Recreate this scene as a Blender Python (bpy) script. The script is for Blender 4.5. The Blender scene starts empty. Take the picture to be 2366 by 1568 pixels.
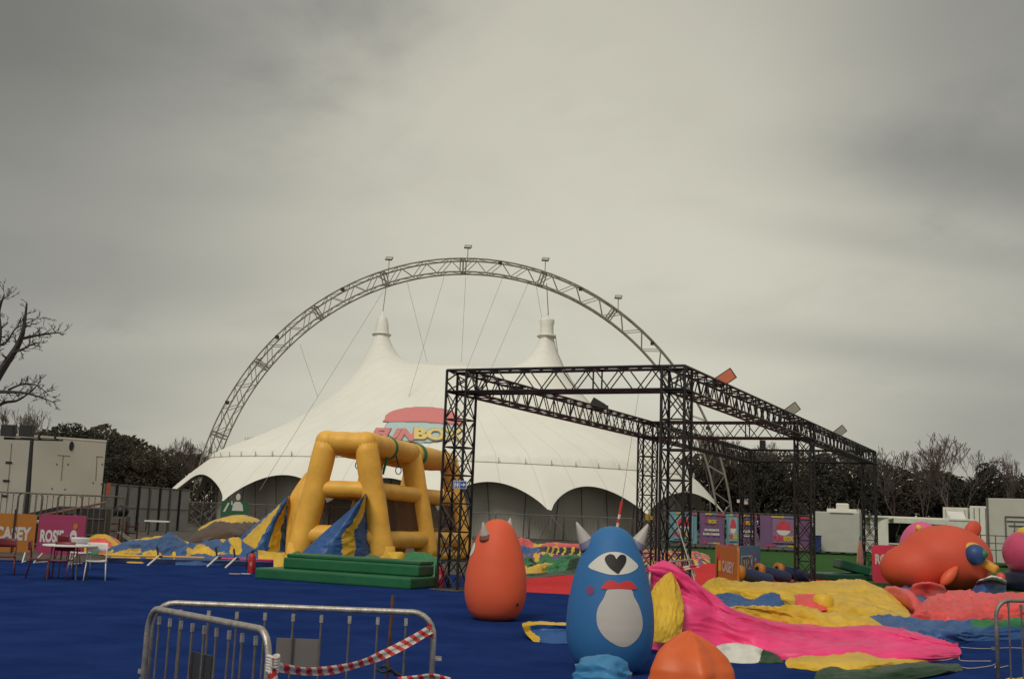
import bpy, math, random
import numpy as np
from mathutils import Vector, Matrix, noise
from mathutils.geometry import delaunay_2d_cdt
random.seed(7)
SC = bpy.context.scene
COL = SC.collection
PI = math.pi

# ------------------------------------------------------------------ camera
EYE = 1.75
FPX = 2498.0                       # focal length, in pixels of a 2366 x 1568 picture
PITCH = math.atan((1194 - 784) / FPX)
ROLL = 0.038
cam = bpy.data.cameras.new('camera')
cam.sensor_width = 36.0
cam.lens = FPX / 2366 * 36.0
cam.clip_end = 3000
cam_ob = bpy.data.objects.new('camera', cam)
COL.objects.link(cam_ob)
_fw = Vector((0, math.cos(PITCH), math.sin(PITCH)))
_u0 = Vector((0, -math.sin(PITCH), math.cos(PITCH)))
_r0 = Vector((1, 0, 0))
_r = math.cos(ROLL) * _r0 + math.sin(ROLL) * _u0
_u = -math.sin(ROLL) * _r0 + math.cos(ROLL) * _u0
EYEP = Vector((0, 0, EYE))
cam_ob.matrix_world = Matrix(((_r.x, _u.x, -_fw.x, 0), (_r.y, _u.y, -_fw.y, 0), (_r.z, _u.z, -_fw.z, EYE), (0, 0, 0, 1)))
SC.camera = cam_ob

def ray(px, py): return float((px - 1183) / FPX) * _r + float((784 - py) / FPX) * _u + _fw
def P(px, py, Y):                  # the point seen at (px, py), Y metres ahead
    v = ray(px, py); return EYEP + v * (Y / v.y)
def PZ(px, py, z):                 # the point seen at (px, py) at height z
    v = ray(px, py); return EYEP + v * ((z - EYE) / v.z)
def G(px, py, z=0.0): return PZ(px, py, z)
def pj(q):
    v = Vector(q) - EYEP; w = v.dot(_fw); return 1183 + FPX * v.dot(_r) / w, 784 - FPX * v.dot(_u) / w

# ------------------------------------------------------------------ world, sun, exposure
SUN_EL, SUN_AZ = math.radians(46), math.radians(205)      # azimuth clockwise from +Y: behind the camera, to the left
w = bpy.data.worlds.new('World'); SC.world = w; w.use_nodes = True
nt = w.node_tree; nt.nodes.clear()
def N(t, **k):
    n = nt.nodes.new(t)
    for a, b in k.items(): setattr(n, a, b)
    return n
def L(a, b): nt.links.new(a, b)
def MATH(op, a, b=None, c=None, clamp=False):
    n = N('ShaderNodeMath', operation=op, use_clamp=clamp)
    for i, v in enumerate((a, b, c)):
        if v is None: continue
        if isinstance(v, (int, float)): n.inputs[i].default_value = v
        else: L(v, n.inputs[i])
    return n.outputs[0]
sky = N('ShaderNodeTexSky', sky_type='NISHITA', sun_disc=False, sun_elevation=SUN_EL, sun_rotation=SUN_AZ)
tc = N('ShaderNodeTexCoord')
sep = N('ShaderNodeSeparateXYZ'); L(tc.outputs['Generated'], sep.inputs[0])
zz = MATH('ADD', MATH('MAXIMUM', sep.outputs[2], 0.0), 0.22)
cx = MATH('DIVIDE', sep.outputs[0], zz); cy = MATH('DIVIDE', sep.outputs[1], zz)
cmb = N('ShaderNodeCombineXYZ'); L(cx, cmb.inputs[0]); L(cy, cmb.inputs[1])
def cloudnoise(scale, loc, detail, rough, dist):
    mp = N('ShaderNodeMapping'); L(cmb.outputs[0], mp.inputs[0])
    mp.inputs['Location'].default_value = loc; mp.inputs['Scale'].default_value = scale
    mp.inputs['Rotation'].default_value = (0, 0, math.radians(14))
    n = N('ShaderNodeTexNoise'); L(mp.outputs[0], n.inputs['Vector'])
    n.inputs['Scale'].default_value = 1; n.inputs['Detail'].default_value = detail
    n.inputs['Roughness'].default_value = rough; n.inputs['Distortion'].default_value = dist
    return n.outputs['Fac']
def smooth(v, a, b):
    n = N('ShaderNodeMapRange', interpolation_type='SMOOTHSTEP'); L(v, n.inputs[0])
    n.inputs[1].default_value = a; n.inputs[2].default_value = b
    return n.outputs[0]
n1 = cloudnoise((.7, .75, 1), (3.1, 1.7, 0), 4, .5, .3)
n2 = cloudnoise((1.6, 1.5, 1), (7.3, 4.2, 0), 8, .58, .25)
edge = MATH('MULTIPLY', MATH('SUBTRACT', n2, .5), 1.0)
def bank(px, py, sx, sy, tilt=0.0):          # one named bank of darker cloud
    v = ray(px, py).normalized(); z = max(v.z, 0) + .22
    dx = MATH('SUBTRACT', cx, v.x / z); dy = MATH('SUBTRACT', cy, v.y / z)
    ca, sa = math.cos(tilt), math.sin(tilt)
    a = MATH('MULTIPLY_ADD', dx, ca / sx, MATH('MULTIPLY', dy, sa / sx))
    b = MATH('MULTIPLY_ADD', dx, -sa / sy, MATH('MULTIPLY', dy, ca / sy))
    d = MATH('SQRT', MATH('ADD', MATH('MULTIPLY', a, a), MATH('MULTIPLY', b, b)))
    return MATH('SUBTRACT', 1.0, smooth(MATH('ADD', d, MATH('MULTIPLY', edge, 1.9)), .05, 1.4))
dark = MATH('MULTIPLY', smooth(n1, .40, .75), .10)
dark = MATH('ADD', dark, MATH('MULTIPLY', smooth(n2, .42, .76), .12))
for px, py, sx, sy, tl, amt in ((2290, 385, .46, .20, .0, .27), (2040, 555, .30, .09, .12, .13), (2050, 815, .62, .16, .0, .17),
                                (700, 830, .5, .15, .0, .07), (-60, 260, .75, .9, .0, .22), (2360, 20, .45, .5, .0, .28), (40, -20, .5, .4, 0, .26), (1183, -160, 1.2, .35, 0, .06),
                                (560, 430, .22, .10, .0, .05), (250, 660, .7, .25, .0, .10), (2350, 1000, .7, .5, 0, .16), (30, 900, .6, .4, 0, .15),
                                (900, 760, .35, .12, .1, .08)):
    dark = MATH('MULTIPLY_ADD', bank(px, py, sx, sy, tl), amt, dark)
keep = MATH('SUBTRACT', 1.0, MATH('MINIMUM', dark, .72))
# thick overcast, thinnest ahead above the arch
az = MATH('ABSOLUTE', MATH('SUBTRACT', sep.outputs[0], .04))
bright = MATH('SUBTRACT', 1.0, MATH('MULTIPLY', smooth(az, .12, .5), .34))
amp = MATH('MULTIPLY', keep, bright)
rgb = N('ShaderNodeMix', data_type='RGBA')
L(smooth(amp, .35, .95), rgb.inputs[0])
rgb.inputs[6].default_value = (5.7, 5.6, 5.05, 1); rgb.inputs[7].default_value = (6.3, 6.08, 5.0, 1)
vm = N('ShaderNodeVectorMath', operation='SCALE'); L(rgb.outputs[2], vm.inputs[0]); L(amp, vm.inputs[3])
mx = N('ShaderNodeMix', data_type='RGBA'); mx.inputs[0].default_value = .96
L(sky.outputs[0], mx.inputs[6]); L(vm.outputs[0], mx.inputs[7])
bg = N('ShaderNodeBackground'); bg.inputs[1].default_value = .1
L(mx.outputs[2], bg.inputs[0])
wo = N('ShaderNodeOutputWorld'); L(bg.outputs[0], wo.inputs[0])

sun = bpy.data.lights.new('sun', 'SUN'); sun.energy = 1.5; sun.angle = math.radians(18); sun.color = (1, .95, .84)
so = bpy.data.objects.new('sun', sun); COL.objects.link(so)
so.location = (-20, -30, 60)
_sd = Vector((math.sin(SUN_AZ) * math.cos(SUN_EL), math.cos(SUN_AZ) * math.cos(SUN_EL), math.sin(SUN_EL)))
so.rotation_euler = _sd.to_track_quat('Z', 'Y').to_euler()
SC.view_settings.view_transform = 'Standard'; SC.view_settings.look = 'None'
SC.view_settings.exposure = 0.0; SC.view_settings.gamma = 1.0
SC.render.film_transparent = False
SC.cycles.max_bounces = 6

# ------------------------------------------------------------------ materials
MATS = {}
def mat(name, col, rough=.7, var=.12, vscale=3.0, bump=0.0, bscale=20.0, metal=0.0, spec=.4, transl=0.0, col2=None, detail=4, stretch=(1, 1, 1), sheen=0.0, ridged=False):
    if name in MATS: return MATS[name]
    m = bpy.data.materials.new(name); m.use_nodes = True
    t = m.node_tree; b = t.nodes['Principled BSDF']
    tcn = t.nodes.new('ShaderNodeTexCoord')
    mp = t.nodes.new('ShaderNodeMapping'); mp.inputs['Scale'].default_value = stretch
    t.links.new(tcn.outputs['Object'], mp.inputs[0])
    n = t.nodes.new('ShaderNodeTexNoise'); n.inputs['Scale'].default_value = vscale; n.inputs['Detail'].default_value = detail
    n.inputs['Roughness'].default_value = .6
    t.links.new(mp.outputs[0], n.inputs['Vector'])
    r = t.nodes.new('ShaderNodeValToRGB'); t.links.new(n.outputs['Fac'], r.inputs[0])
    r.color_ramp.elements[0].position = .3; r.color_ramp.elements[1].position = .7
    c2 = col2 or tuple(min(1, c * (1 + var)) for c in col)
    c1 = tuple(c * (1 - var) for c in col) if not col2 else col
    r.color_ramp.elements[0].color = (*c1, 1); r.color_ramp.elements[1].color = (*c2, 1)
    t.links.new(r.outputs[0], b.inputs['Base Color'])
    b.inputs['Roughness'].default_value = rough; b.inputs['Metallic'].default_value = metal
    b.inputs['Specular IOR Level'].default_value = spec
    if sheen: b.inputs['Sheen Weight'].default_value = sheen
    if bump:
        n2 = t.nodes.new('ShaderNodeTexNoise'); n2.inputs['Scale'].default_value = bscale; n2.inputs['Detail'].default_value = 5
        if ridged: n2.noise_type = 'RIDGED_MULTIFRACTAL'; n2.inputs['Detail'].default_value = 3; n2.inputs['Distortion'].default_value = .6
        t.links.new(mp.outputs[0], n2.inputs['Vector'])
        bp = t.nodes.new('ShaderNodeBump'); bp.inputs['Strength'].default_value = bump; bp.inputs['Distance'].default_value = .05 if ridged else .03
        t.links.new(n2.outputs['Fac'], bp.inputs['Height']); t.links.new(bp.outputs[0], b.inputs['Normal'])
    if transl:
        tr = t.nodes.new('ShaderNodeBsdfTranslucent'); t.links.new(r.outputs[0], tr.inputs[0])
        ms = t.nodes.new('ShaderNodeMixShader'); ms.inputs[0].default_value = transl
        t.links.new(b.outputs[0], ms.inputs[1]); t.links.new(tr.outputs[0], ms.inputs[2])
        t.links.new(ms.outputs[0], t.nodes['Material Output'].inputs[0])
    MATS[name] = m
    return m
def vinyl(name, col, **k):
    d = dict(rough=.45, var=.16, vscale=1.3, bump=.9, bscale=2.2, spec=.35, ridged=True); d.update(k)
    return mat(name, col, **d)
M_BLUE = vinyl('blue_vinyl', (.026, .09, .26)); M_YEL = vinyl('yellow_vinyl', (.66, .41, .035))
M_PINK = vinyl('pink_vinyl', (.80, .055, .21)); M_CORAL = vinyl('coral_vinyl', (.70, .085, .085))
M_GREEN = vinyl('green_vinyl', (.025, .17, .065)); M_DGREEN = vinyl('dark_green_vinyl', (.012, .048, .018))
M_AMBER = vinyl('amber_vinyl', (.82, .445, .07), bump=.14, bscale=1.3); M_ORANGE = vinyl('orange_vinyl', (.72, .13, .03), bump=.15)
M_BROWN = vinyl('brown_vinyl', (.085, .05, .035)); M_BLACK = vinyl('black_vinyl', (.012, .012, .014))
M_WHITE = vinyl('white_vinyl', (.70, .68, .62)); M_PURPLE = vinyl('purple_vinyl', (.14, .07, .20)); M_RED = vinyl('red_vinyl', (.62, .05, .06))
M_NAVY = vinyl('navy_vinyl', (.02, .035, .11))
M_BPAINT = mat('black_paint', (.012, .011, .013), rough=.5, var=.3, vscale=8)
M_GALV = mat('galvanised_steel', (.26, .25, .22), rough=.5, var=.3, vscale=9, metal=.5, bump=.1, bscale=40)
M_GALVD = mat('weathered_steel', (.13, .125, .115), rough=.55, var=.25, vscale=9, metal=.4)
M_ARCH = mat('arch_steel', (.22, .21, .17), rough=.55, var=.2, vscale=2, metal=.3)
M_WPLAS = mat('white_plastic', (.72, .70, .66), rough=.45, var=.05)
M_DARK = mat('dark_plastic', (.02, .02, .022), rough=.5, var=.3)
M_ROPE = mat('rope', (.45, .42, .35), rough=.9); M_CABLE = mat('steel_cable', (.24, .23, .20), rough=.6)
M_RPAINT = mat('red_paint', (.45, .025, .03), rough=.35, var=.2, vscale=12)
M_WPAINT = mat('white_paint', (.66, .64, .58), rough=.5, var=.08, vscale=2)
M_GREYP = mat('grey_panel', (.42, .42, .38), rough=.55, var=.06, vscale=1.5)

# ------------------------------------------------------------------ mesh helpers
class MB:
    def __init__(s): s.v = []; s.f = []; s.m = []
    def add(s, vs, fs, m=0):
        o = len(s.v); s.v += [tuple(v) for v in vs]
        for f in fs: s.f.append(tuple(i + o for i in f)); s.m.append(m)
    def tube(s, p, q, r, n=6, r2=None, m=0):
        p, q = Vector(p), Vector(q); d = q - p
        if d.length < 1e-6: return
        r2 = r if r2 is None else r2
        d.normalize(); a = d.orthogonal().normalized(); b = d.cross(a)
        vs = []
        for c, rr in ((p, r), (q, r2)):
            for i in range(n):
                t = 2 * PI * i / n; vs.append(c + (a * math.cos(t) + b * math.sin(t)) * rr)
        fs = [(i, (i + 1) % n, n + (i + 1) % n, n + i) for i in range(n)]
        fs += [tuple(range(n - 1, -1, -1)), tuple(range(n, 2 * n))]
        s.add(vs, fs, m)
    def path(s, pts, r, n=8, closed=False, m=0, cap=True):
        pts = [Vector(p) for p in pts]; k = len(pts)
        rr = r if isinstance(r, (list, tuple)) else [r] * k
        prev = None; vs = []
        for i, p in enumerate(pts):
            if closed: d = pts[(i + 1) % k] - pts[i - 1]
            else: d = pts[min(i + 1, k - 1)] - pts[max(i - 1, 0)]
            d.normalize()
            a = d.orthogonal().normalized() if prev is None else (prev - d * prev.dot(d)).normalized()
            prev = a; b = d.cross(a)
            for j in range(n):
                t = 2 * PI * j / n; vs.append(p + (a * math.cos(t) + b * math.sin(t)) * rr[i])
        fs = []
        for i in range(k if closed else k - 1):
            o, o2 = i * n, ((i + 1) % k) * n
            fs += [(o + j, o + (j + 1) % n, o2 + (j + 1) % n, o2 + j) for j in range(n)]
        if not closed and cap: fs += [tuple(range(n - 1, -1, -1)), tuple(range((k - 1) * n, k * n))]
        s.add(vs, fs, m)
    def box(s, c, size, rz=0.0, m=0, ax=None):
        c = Vector(c)
        if ax is None:
            ca, sa = math.cos(rz), math.sin(rz); ax = (Vector((ca, sa, 0)), Vector((-sa, ca, 0)), Vector((0, 0, 1)))
        h = [x / 2 for x in size]
        vs = [c + ax[0] * (sx * h[0]) + ax[1] * (sy * h[1]) + ax[2] * (sz * h[2]) for sz in (-1, 1) for sy in (-1, 1) for sx in (-1, 1)]
        s.add(vs, [(0, 2, 3, 1), (4, 5, 7, 6), (0, 1, 5, 4), (2, 6, 7, 3), (0, 4, 6, 2), (1, 3, 7, 5)], m)
    def lathe(s, prof, n=32, c=(0, 0, 0), m=0, axis=None, mf=None):
        c = Vector(c); z = Vector(axis or (0, 0, 1)).normalized()
        x = Vector((1, 0, 0)) if abs(z.x) < .9 else Vector((0, 1, 0))
        x = (x - z * x.dot(z)).normalized(); y = z.cross(x)
        vs = [c + z * h + (x * math.cos(2 * PI * j / n) + y * math.sin(2 * PI * j / n)) * r for r, h in prof for j in range(n)]
        o = len(s.v); s.v += [tuple(v) for v in vs]
        for i in range(len(prof) - 1):
            for j in range(n):
                s.f.append((o + i * n + j, o + i * n + (j + 1) % n, o + (i + 1) * n + (j + 1) % n, o + (i + 1) * n + j)); s.m.append(mf(i, j) if mf else m)
        s.f.append(tuple(o + j for j in range(n - 1, -1, -1))); s.m.append(m)
        s.f.append(tuple(o + (len(prof) - 1) * n + j for j in range(n))); s.m.append(m)
    def slab(s, poly, org, X, Y, Nn, th, m=0):      # polygon (x, y) on a plane, given a thickness along Nn
        org, X, Y, Nn = Vector(org), Vector(X), Vector(Y), Vector(Nn); k = len(poly)
        vs = [org + X * a + Y * b for a, b in poly] + [org + X * a + Y * b + Nn * th for a, b in poly]
        s.add(vs, [tuple(range(k - 1, -1, -1)), tuple(range(k, 2 * k))] + [(i, (i + 1) % k, k + (i + 1) % k, k + i) for i in range(k)], m)
    def build(s, name, mats, parent=None, smooth=False, origin=None):
        me = bpy.data.meshes.new(name)
        if parent is not None: o = rootloc(parent)
        elif origin is not None: o = Vector(origin)
        else:
            a = np.array(s.v); o = Vector(((a[:, 0].min() + a[:, 0].max()) / 2, (a[:, 1].min() + a[:, 1].max()) / 2, a[:, 2].min()))
        me.from_pydata([(x - o.x, y - o.y, z - o.z) for x, y, z in s.v], [], s.f)
        for m in (mats if isinstance(mats, (list, tuple)) else [mats]): me.materials.append(m)
        me.polygons.foreach_set('material_index', s.m)
        if smooth: me.polygons.foreach_set('use_smooth', [True] * len(s.f))
        me.update()
        ob = bpy.data.objects.new(name, me); COL.objects.link(ob)
        if parent is not None: ob.parent = parent
        else: ob.location = o
        return ob
def rootloc(o):
    v = Vector((0, 0, 0))
    while o is not None: v = v + o.location; o = o.parent
    return v
def tag(o, label=None, cat=None, group=None, kind=None):
    if label: o['label'] = label
    if cat: o['category'] = cat
    if group: o['group'] = group
    if kind: o['kind'] = kind
    return o
def thing(name, label, cat, loc=(0, 0, 0), group=None):
    o = bpy.data.objects.new(name, None); COL.objects.link(o); o.location = loc; o.empty_display_size = .2
    return tag(o, label, cat, group)
def kids(o): return [c for c in bpy.data.objects if c.parent == o]
def dup(o, loc=None, rz=None, label=None, parent=None, scale=None):
    c = o.copy(); COL.objects.link(c)
    if parent is not None: c.parent = parent
    if loc is not None: c.location = loc
    if rz is not None: c.rotation_euler = (0, 0, rz)
    if scale is not None: c.scale = scale if isinstance(scale, (tuple, list)) else (scale,) * 3
    if label: c['label'] = label
    for k in list(kids(o)): dup(k, parent=c)
    return c
def bevel(ob, wd=.01, seg=2):
    m = ob.modifiers.new('bevel', 'BEVEL'); m.width = wd; m.segments = seg; m.limit_method = 'ANGLE'; return ob
def text_verts(s, bold=.0, shear=.0, res=3):
    cu = bpy.data.curves.new('t', 'FONT'); cu.body = s; cu.offset = bold; cu.shear = shear; cu.resolution_u = res
    ob = bpy.data.objects.new('t', cu)
    me = bpy.data.meshes.new_from_object(ob)
    vs = np.array([v.co[:] for v in me.vertices]); fs = [tuple(p.vertices) for p in me.polygons]
    bpy.data.objects.remove(ob); bpy.data.curves.remove(cu); bpy.data.meshes.remove(me)
    lo, hi = vs.min(0), vs.max(0)
    vs[:, 0] = (vs[:, 0] - lo[0]) / (hi[0] - lo[0]); vs[:, 1] = (vs[:, 1] - lo[1]) / (hi[1] - lo[1])
    return vs[:, :2], fs
def lettering(s, org, X, Y, Nn, wd, ht, m, parent, name='lettering', bold=.03, shear=0.0):
    vs, fs = text_verts(s, bold, shear)
    org, X, Y, Nn = Vector(org), Vector(X), Vector(Y), Vector(Nn)
    b = MB(); b.add([org + X * (a * wd) + Y * (c * ht) + Nn * .008 for a, c in vs], fs)
    return b.build(name, m, parent)
def rrect(wd, ht, r=.06, n=4, x0=0, y0=0):
    o = []
    for cx_, cy_, a0 in ((wd - r, r, -90), (wd - r, ht - r, 0), (r, ht - r, 90), (r, r, 180)):
        for i in range(n + 1):
            a = math.radians(a0 + 90 * i / n); o.append((x0 + cx_ + r * math.cos(a), y0 + cy_ + r * math.sin(a)))
    return o
def nz(x, y, z=0.0): return noise.noise(Vector((x, y, z)))
def catmull(a, n):                 # resample a list of vectors/arrays with a Catmull-Rom curve
    a = [np.array(x, float) for x in a]; k = len(a); out = []
    for i in range(n):
        t = i / (n - 1) * (k - 1); j = min(int(t), k - 2); f_ = t - j
        p0, p1, p2, p3 = a[max(j - 1, 0)], a[j], a[j + 1], a[min(j + 2, k - 1)]
        out.append(.5 * (2 * p1 + (p2 - p0) * f_ + (2 * p0 - 5 * p1 + 4 * p2 - p3) * f_ ** 2 + (3 * p1 - p0 - 3 * p2 + p3) * f_ ** 3))
    return out
def sheet(name, ctrl, nu, nv, mats, parent=None, fold=.05, freq=(3, 1), seed=0, matf=None, crease=.4, zmin=.015, lean=.22):
    """cloth through a grid of control points: rows run front to back, columns left to right; (px, py) lies on the ground, (px, py, Y) hangs Y metres ahead"""
    if all(len(c) == 2 for c in ctrl[0]):          # nothing may overhang its own front edge
        y0 = [G(*c, z=zmin).y for c in ctrl[0]]; c2 = [list(ctrl[0])]
        for i, r in enumerate(ctrl[1:], 1):
            row = []
            for j, c in enumerate(r):
                yg = float(np.interp(j / (len(r) - 1), np.linspace(0, 1, len(y0)), y0))
                row.append((c[0], c[1], max(c[2], yg + lean * i)) if len(c) == 3 else c)
            c2.append(row)
        ctrl = c2
    rows = [[(P(*c) if len(c) == 3 else G(*c, z=zmin)) for c in r] for r in ctrl]
    if all(len(c) == 2 for c in ctrl[-1]) and len(ctrl[0][0]) == 2:
        pv = rows[-2]
        for j, p in enumerate(rows[-1]):
            yb = float(np.interp(j / (len(rows[-1]) - 1), np.linspace(0, 1, len(pv)), [q.y for q in pv])) + .35
            if p.y < yb: rows[-1][j] = Vector((p.x * yb / p.y, yb, zmin))
    rows = [catmull(r, nu) for r in rows]
    cols = [catmull([rows[i][j] for i in range(len(rows))], nv) for j in range(nu)]
    A = np.array(cols)                       # nu x nv x 3
    du = np.gradient(A, axis=0); dv = np.gradient(A, axis=1)
    nn = np.cross(du, dv); nn /= np.linalg.norm(nn, axis=2, keepdims=True) + 1e-9
    B = MB(); vs = []
    for j in range(nu):
        u = j / (nu - 1)
        for i in range(nv):
            v = i / (nv - 1)
            e = min(1, 8 * min(u, 1 - u, v, 1 - v) + .25)
            x, y = u * freq[0] * 1.5, v * freq[1] * 1.5
            wv = nz(x * .5 + 9 * seed, y * .5, 3.1)
            a = nz(x * .7 + seed * 7.3, y * .9 + wv, seed)
            c = (1 - abs(nz(x * .8 + 1.5 * wv, y * 2.4 + .8 * wv + seed, seed + 9)) * 1.8); c = c * abs(c) * c
            d_ = (1 - abs(nz(x * 2.1 + y * .8, y * 5.5 + 2 * wv, seed + 19)) * 2); d_ = d_ * abs(d_)
            p = A[j, i] + nn[j, i] * fold * e * (a * .85 + c * crease * .9 + d_ * .34 + .07 * nz(x * 6, y * 9, seed + 31) - .25)
            if p[2] < zmin: p[2] = zmin + .004 * abs(a)
            vs.append(p)
    fs = []; ms = []
    for j in range(nu - 1):
        for i in range(nv - 1):
            fs.append((j * nv + i, (j + 1) * nv + i, (j + 1) * nv + i + 1, j * nv + i + 1))
            B.m.append(matf((j + .5) / (nu - 1), (i + .5) / (nv - 1)) if matf else 0)
    B.v = [tuple(v) for v in vs]; B.f = fs
    ob = B.build(name, mats, parent, smooth=True)
    so_ = ob.modifiers.new('thickness', 'SOLIDIFY'); so_.thickness = .012; so_.offset = -1
    return ob
def drape(name, cols, dd, nu, nv, mats, parent, fold=.06, freq=(3, 1.5), seed=0, matf=None, crease=.4, mid=.55):
    """a low fold of cloth: columns (px, y on the ground, y of the crest); the crest stands dd metres behind the front edge"""
    f0, f1, f2, f3 = [], [], [], []
    for k_, (px, yb, yc) in enumerate(cols):
        D = G(px, yb).y; f0.append((px, yb)); f1.append((px, yb + (yc - yb) * mid, D + .3 * dd)); f2.append((px, yc, D + dd))
        c_ = P(px, yc, D + dd); q = pj((c_.x, D + 1.9 * dd, .015)); f3.append((px, max(q[1], pj((0, 400, 0))[1]) if False else q[1]))
    return sheet(name, [f0, f1, f2, f3], nu, nv, mats, parent, fold, freq, seed, matf, crease)
def pile(name, outline, peaks, res, mats, parent=None, fold=.12, fscale=1.2, wdt=.9, seed=0, matf=None, edgew=.35, base=.06):
    """a heap of slack cloth: ground outline (px, py), crests (px, py, Y)"""
    pol = [G(*p) for p in outline]; pol = np.array([(p.x, p.y) for p in pol])
    if pol.shape[0] and np.sum(pol[:, 0] * np.roll(pol[:, 1], -1) - np.roll(pol[:, 0], -1) * pol[:, 1]) < 0: pol = pol[::-1]
    bd = []
    for i in range(len(pol)):
        a, b = pol[i], pol[(i + 1) % len(pol)]; k = max(1, int(np.hypot(*(b - a)) / res))
        for t in range(k):
            q = a + (b - a) * t / k; bd.append(q + res * 1.3 * np.array((nz(q[0] * .9, q[1] * .9, seed + 2), nz(q[0] * .9, q[1] * .9, seed + 8))))
    bd = np.array(bd); lo, hi = bd.min(0), bd.max(0)
    gx, gy = np.meshgrid(np.arange(lo[0], hi[0], res), np.arange(lo[1], hi[1], res))
    pts = np.stack([gx.ravel(), gy.ravel()], 1)
    rng = np.random.RandomState(seed + 3); pts = pts + rng.uniform(-.3, .3, pts.shape) * res
    nb = len(bd); ins = np.zeros(len(pts), bool); dist = np.full(len(pts), 1e9)
    for i in range(nb):
        a, b = bd[i], bd[(i + 1) % nb]
        c = ((a[1] > pts[:, 1]) != (b[1] > pts[:, 1]))
        with np.errstate(divide='ignore', invalid='ignore'):
            ins ^= c & (pts[:, 0] < (b[0] - a[0]) * (pts[:, 1] - a[1]) / (b[1] - a[1] + 1e-12) + a[0])
        ab = b - a; t = np.clip(((pts - a) @ ab) / (ab @ ab + 1e-9), 0, 1)
        dist = np.minimum(dist, np.hypot(*(pts - (a + t[:, None] * ab)).T))
    sel = ins & (dist > res * .45); pts = pts[sel]
    allp = [Vector(q) for q in bd] + [Vector(q) for q in pts]
    r = delaunay_2d_cdt(allp, [(i, (i + 1) % nb) for i in range(nb)], [], 1, 1e-5)
    pk = [P(*p[:3]) for p in peaks]; pw = [p[3] if len(p) > 3 else wdt for p in peaks]
    V = np.array([(v.x, v.y) for v in r[0]]); D = np.full(len(V), 1e9)
    for i in range(nb):
        a, b = bd[i], bd[(i + 1) % nb]; ab = b - a; t = np.clip(((V - a) @ ab) / (ab @ ab + 1e-9), 0, 1)
        D = np.minimum(D, np.hypot(*(V - (a + t[:, None] * ab)).T))
    B = MB()
    for (x, y), d in zip(V, D):
        e = 1 - math.exp(-d / edgew)
        h = 0
        for p, w_ in zip(pk, pw): h = max(h, p.z * math.exp(-((x - p.x) ** 2 + (y - p.y) ** 2) / (2 * w_ * w_)))
        s_ = 1 / fscale; wv = nz(x * s_ * .5, y * s_ * .5, seed + 1)
        a = 1 - 2 * abs(nz(x * s_ + wv, y * s_ * 1.4 + wv, seed)); b_ = 1 - 2 * abs(nz(x * s_ * 2.6 + 3 * wv, y * s_ * 2.2, seed + 4)); c_ = nz(x * s_ * 5, y * s_ * 5, seed + 6)
        z = e * (base + h + fold * (max(a, -.3) + .5 * b_ + .35 * c_))
        z = max(z, .012 + .01 * c_)
        B.v.append((x + .25 * fold * nz(x * 2, y * 2, 11), y + .25 * fold * nz(x * 2, y * 2, 17), max(z, .01)))
    for f_ in r[2]:
        c = sum((Vector(B.v[i]) for i in f_), Vector()) / len(f_)
        B.f.append(tuple(f_)); B.m.append(matf(c.x, c.y, c.z) if matf else 0)
    ob = B.build(name, mats, parent, smooth=True)
    return ob

# ------------------------------------------------------------------ ground
def flat(name, pts, z, m, label=None, kind='structure'):
    B = MB(); B.add([(p[0], p[1], z) for p in pts], [tuple(range(len(pts)))])
    ob = B.build(name, m, origin=(0, 0, 0)); ob['kind'] = kind
    if label: ob['label'] = label
    return ob
def gxy(px, py): p = G(px, py); return (p.x, p.y)
M_GROUND = mat('trodden_earth', (.055, .046, .038), rough=.95, var=.3, vscale=.6, bump=.6, bscale=3, col2=(.095, .08, .066), detail=8)
M_CARPETB = mat('blue_carpet', (.012, .030, .130), rough=1, vscale=.9, bump=.6, bscale=90, col2=(.022, .048, .19), spec=.0, detail=14)
M_CARPETR = mat('red_carpet', (.62, .04, .045), rough=.95, vscale=4, bump=.5, bscale=120, col2=(.72, .05, .055), spec=.1, detail=8)
M_TURF = mat('artificial_turf', (.028, .085, .02), rough=.95, vscale=3, bump=.6, bscale=60, col2=(.042, .115, .028), spec=.1, detail=8)
flat('ground', [(-900, -60), (900, -60), (900, 1600), (-900, 1600)], 0.0, M_GROUND)
flat('turf', [gxy(1180, 1306), gxy(1180, 1268), gxy(1500, 1264), gxy(1900, 1272), (75, 88), (75, 26), gxy(2366, 1400), gxy(1700, 1330)], .004, M_TURF)
bl = [(-30, -8), (40, -8), (40, 22)] + [gxy(2366, 1392), gxy(1900, 1392), gxy(1330, 1374), gxy(1215, 1368), gxy(1085, 1356)]
bl += [gxy(1090, 1330), gxy(640, 1298), gxy(420, 1296), gxy(236, 1300), gxy(0, 1293), (-30, 27)]
flat('blue_carpet', bl, .008, M_CARPETB)
flat('red_carpet', [gxy(1085, 1356), gxy(1215, 1368), gxy(1330, 1374), gxy(1900, 1392), gxy(1980, 1352), gxy(1840, 1324), gxy(1740, 1309), gxy(1640, 1302), gxy(1480, 1303), gxy(1200, 1318)], .012, M_CARPETR)

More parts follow.
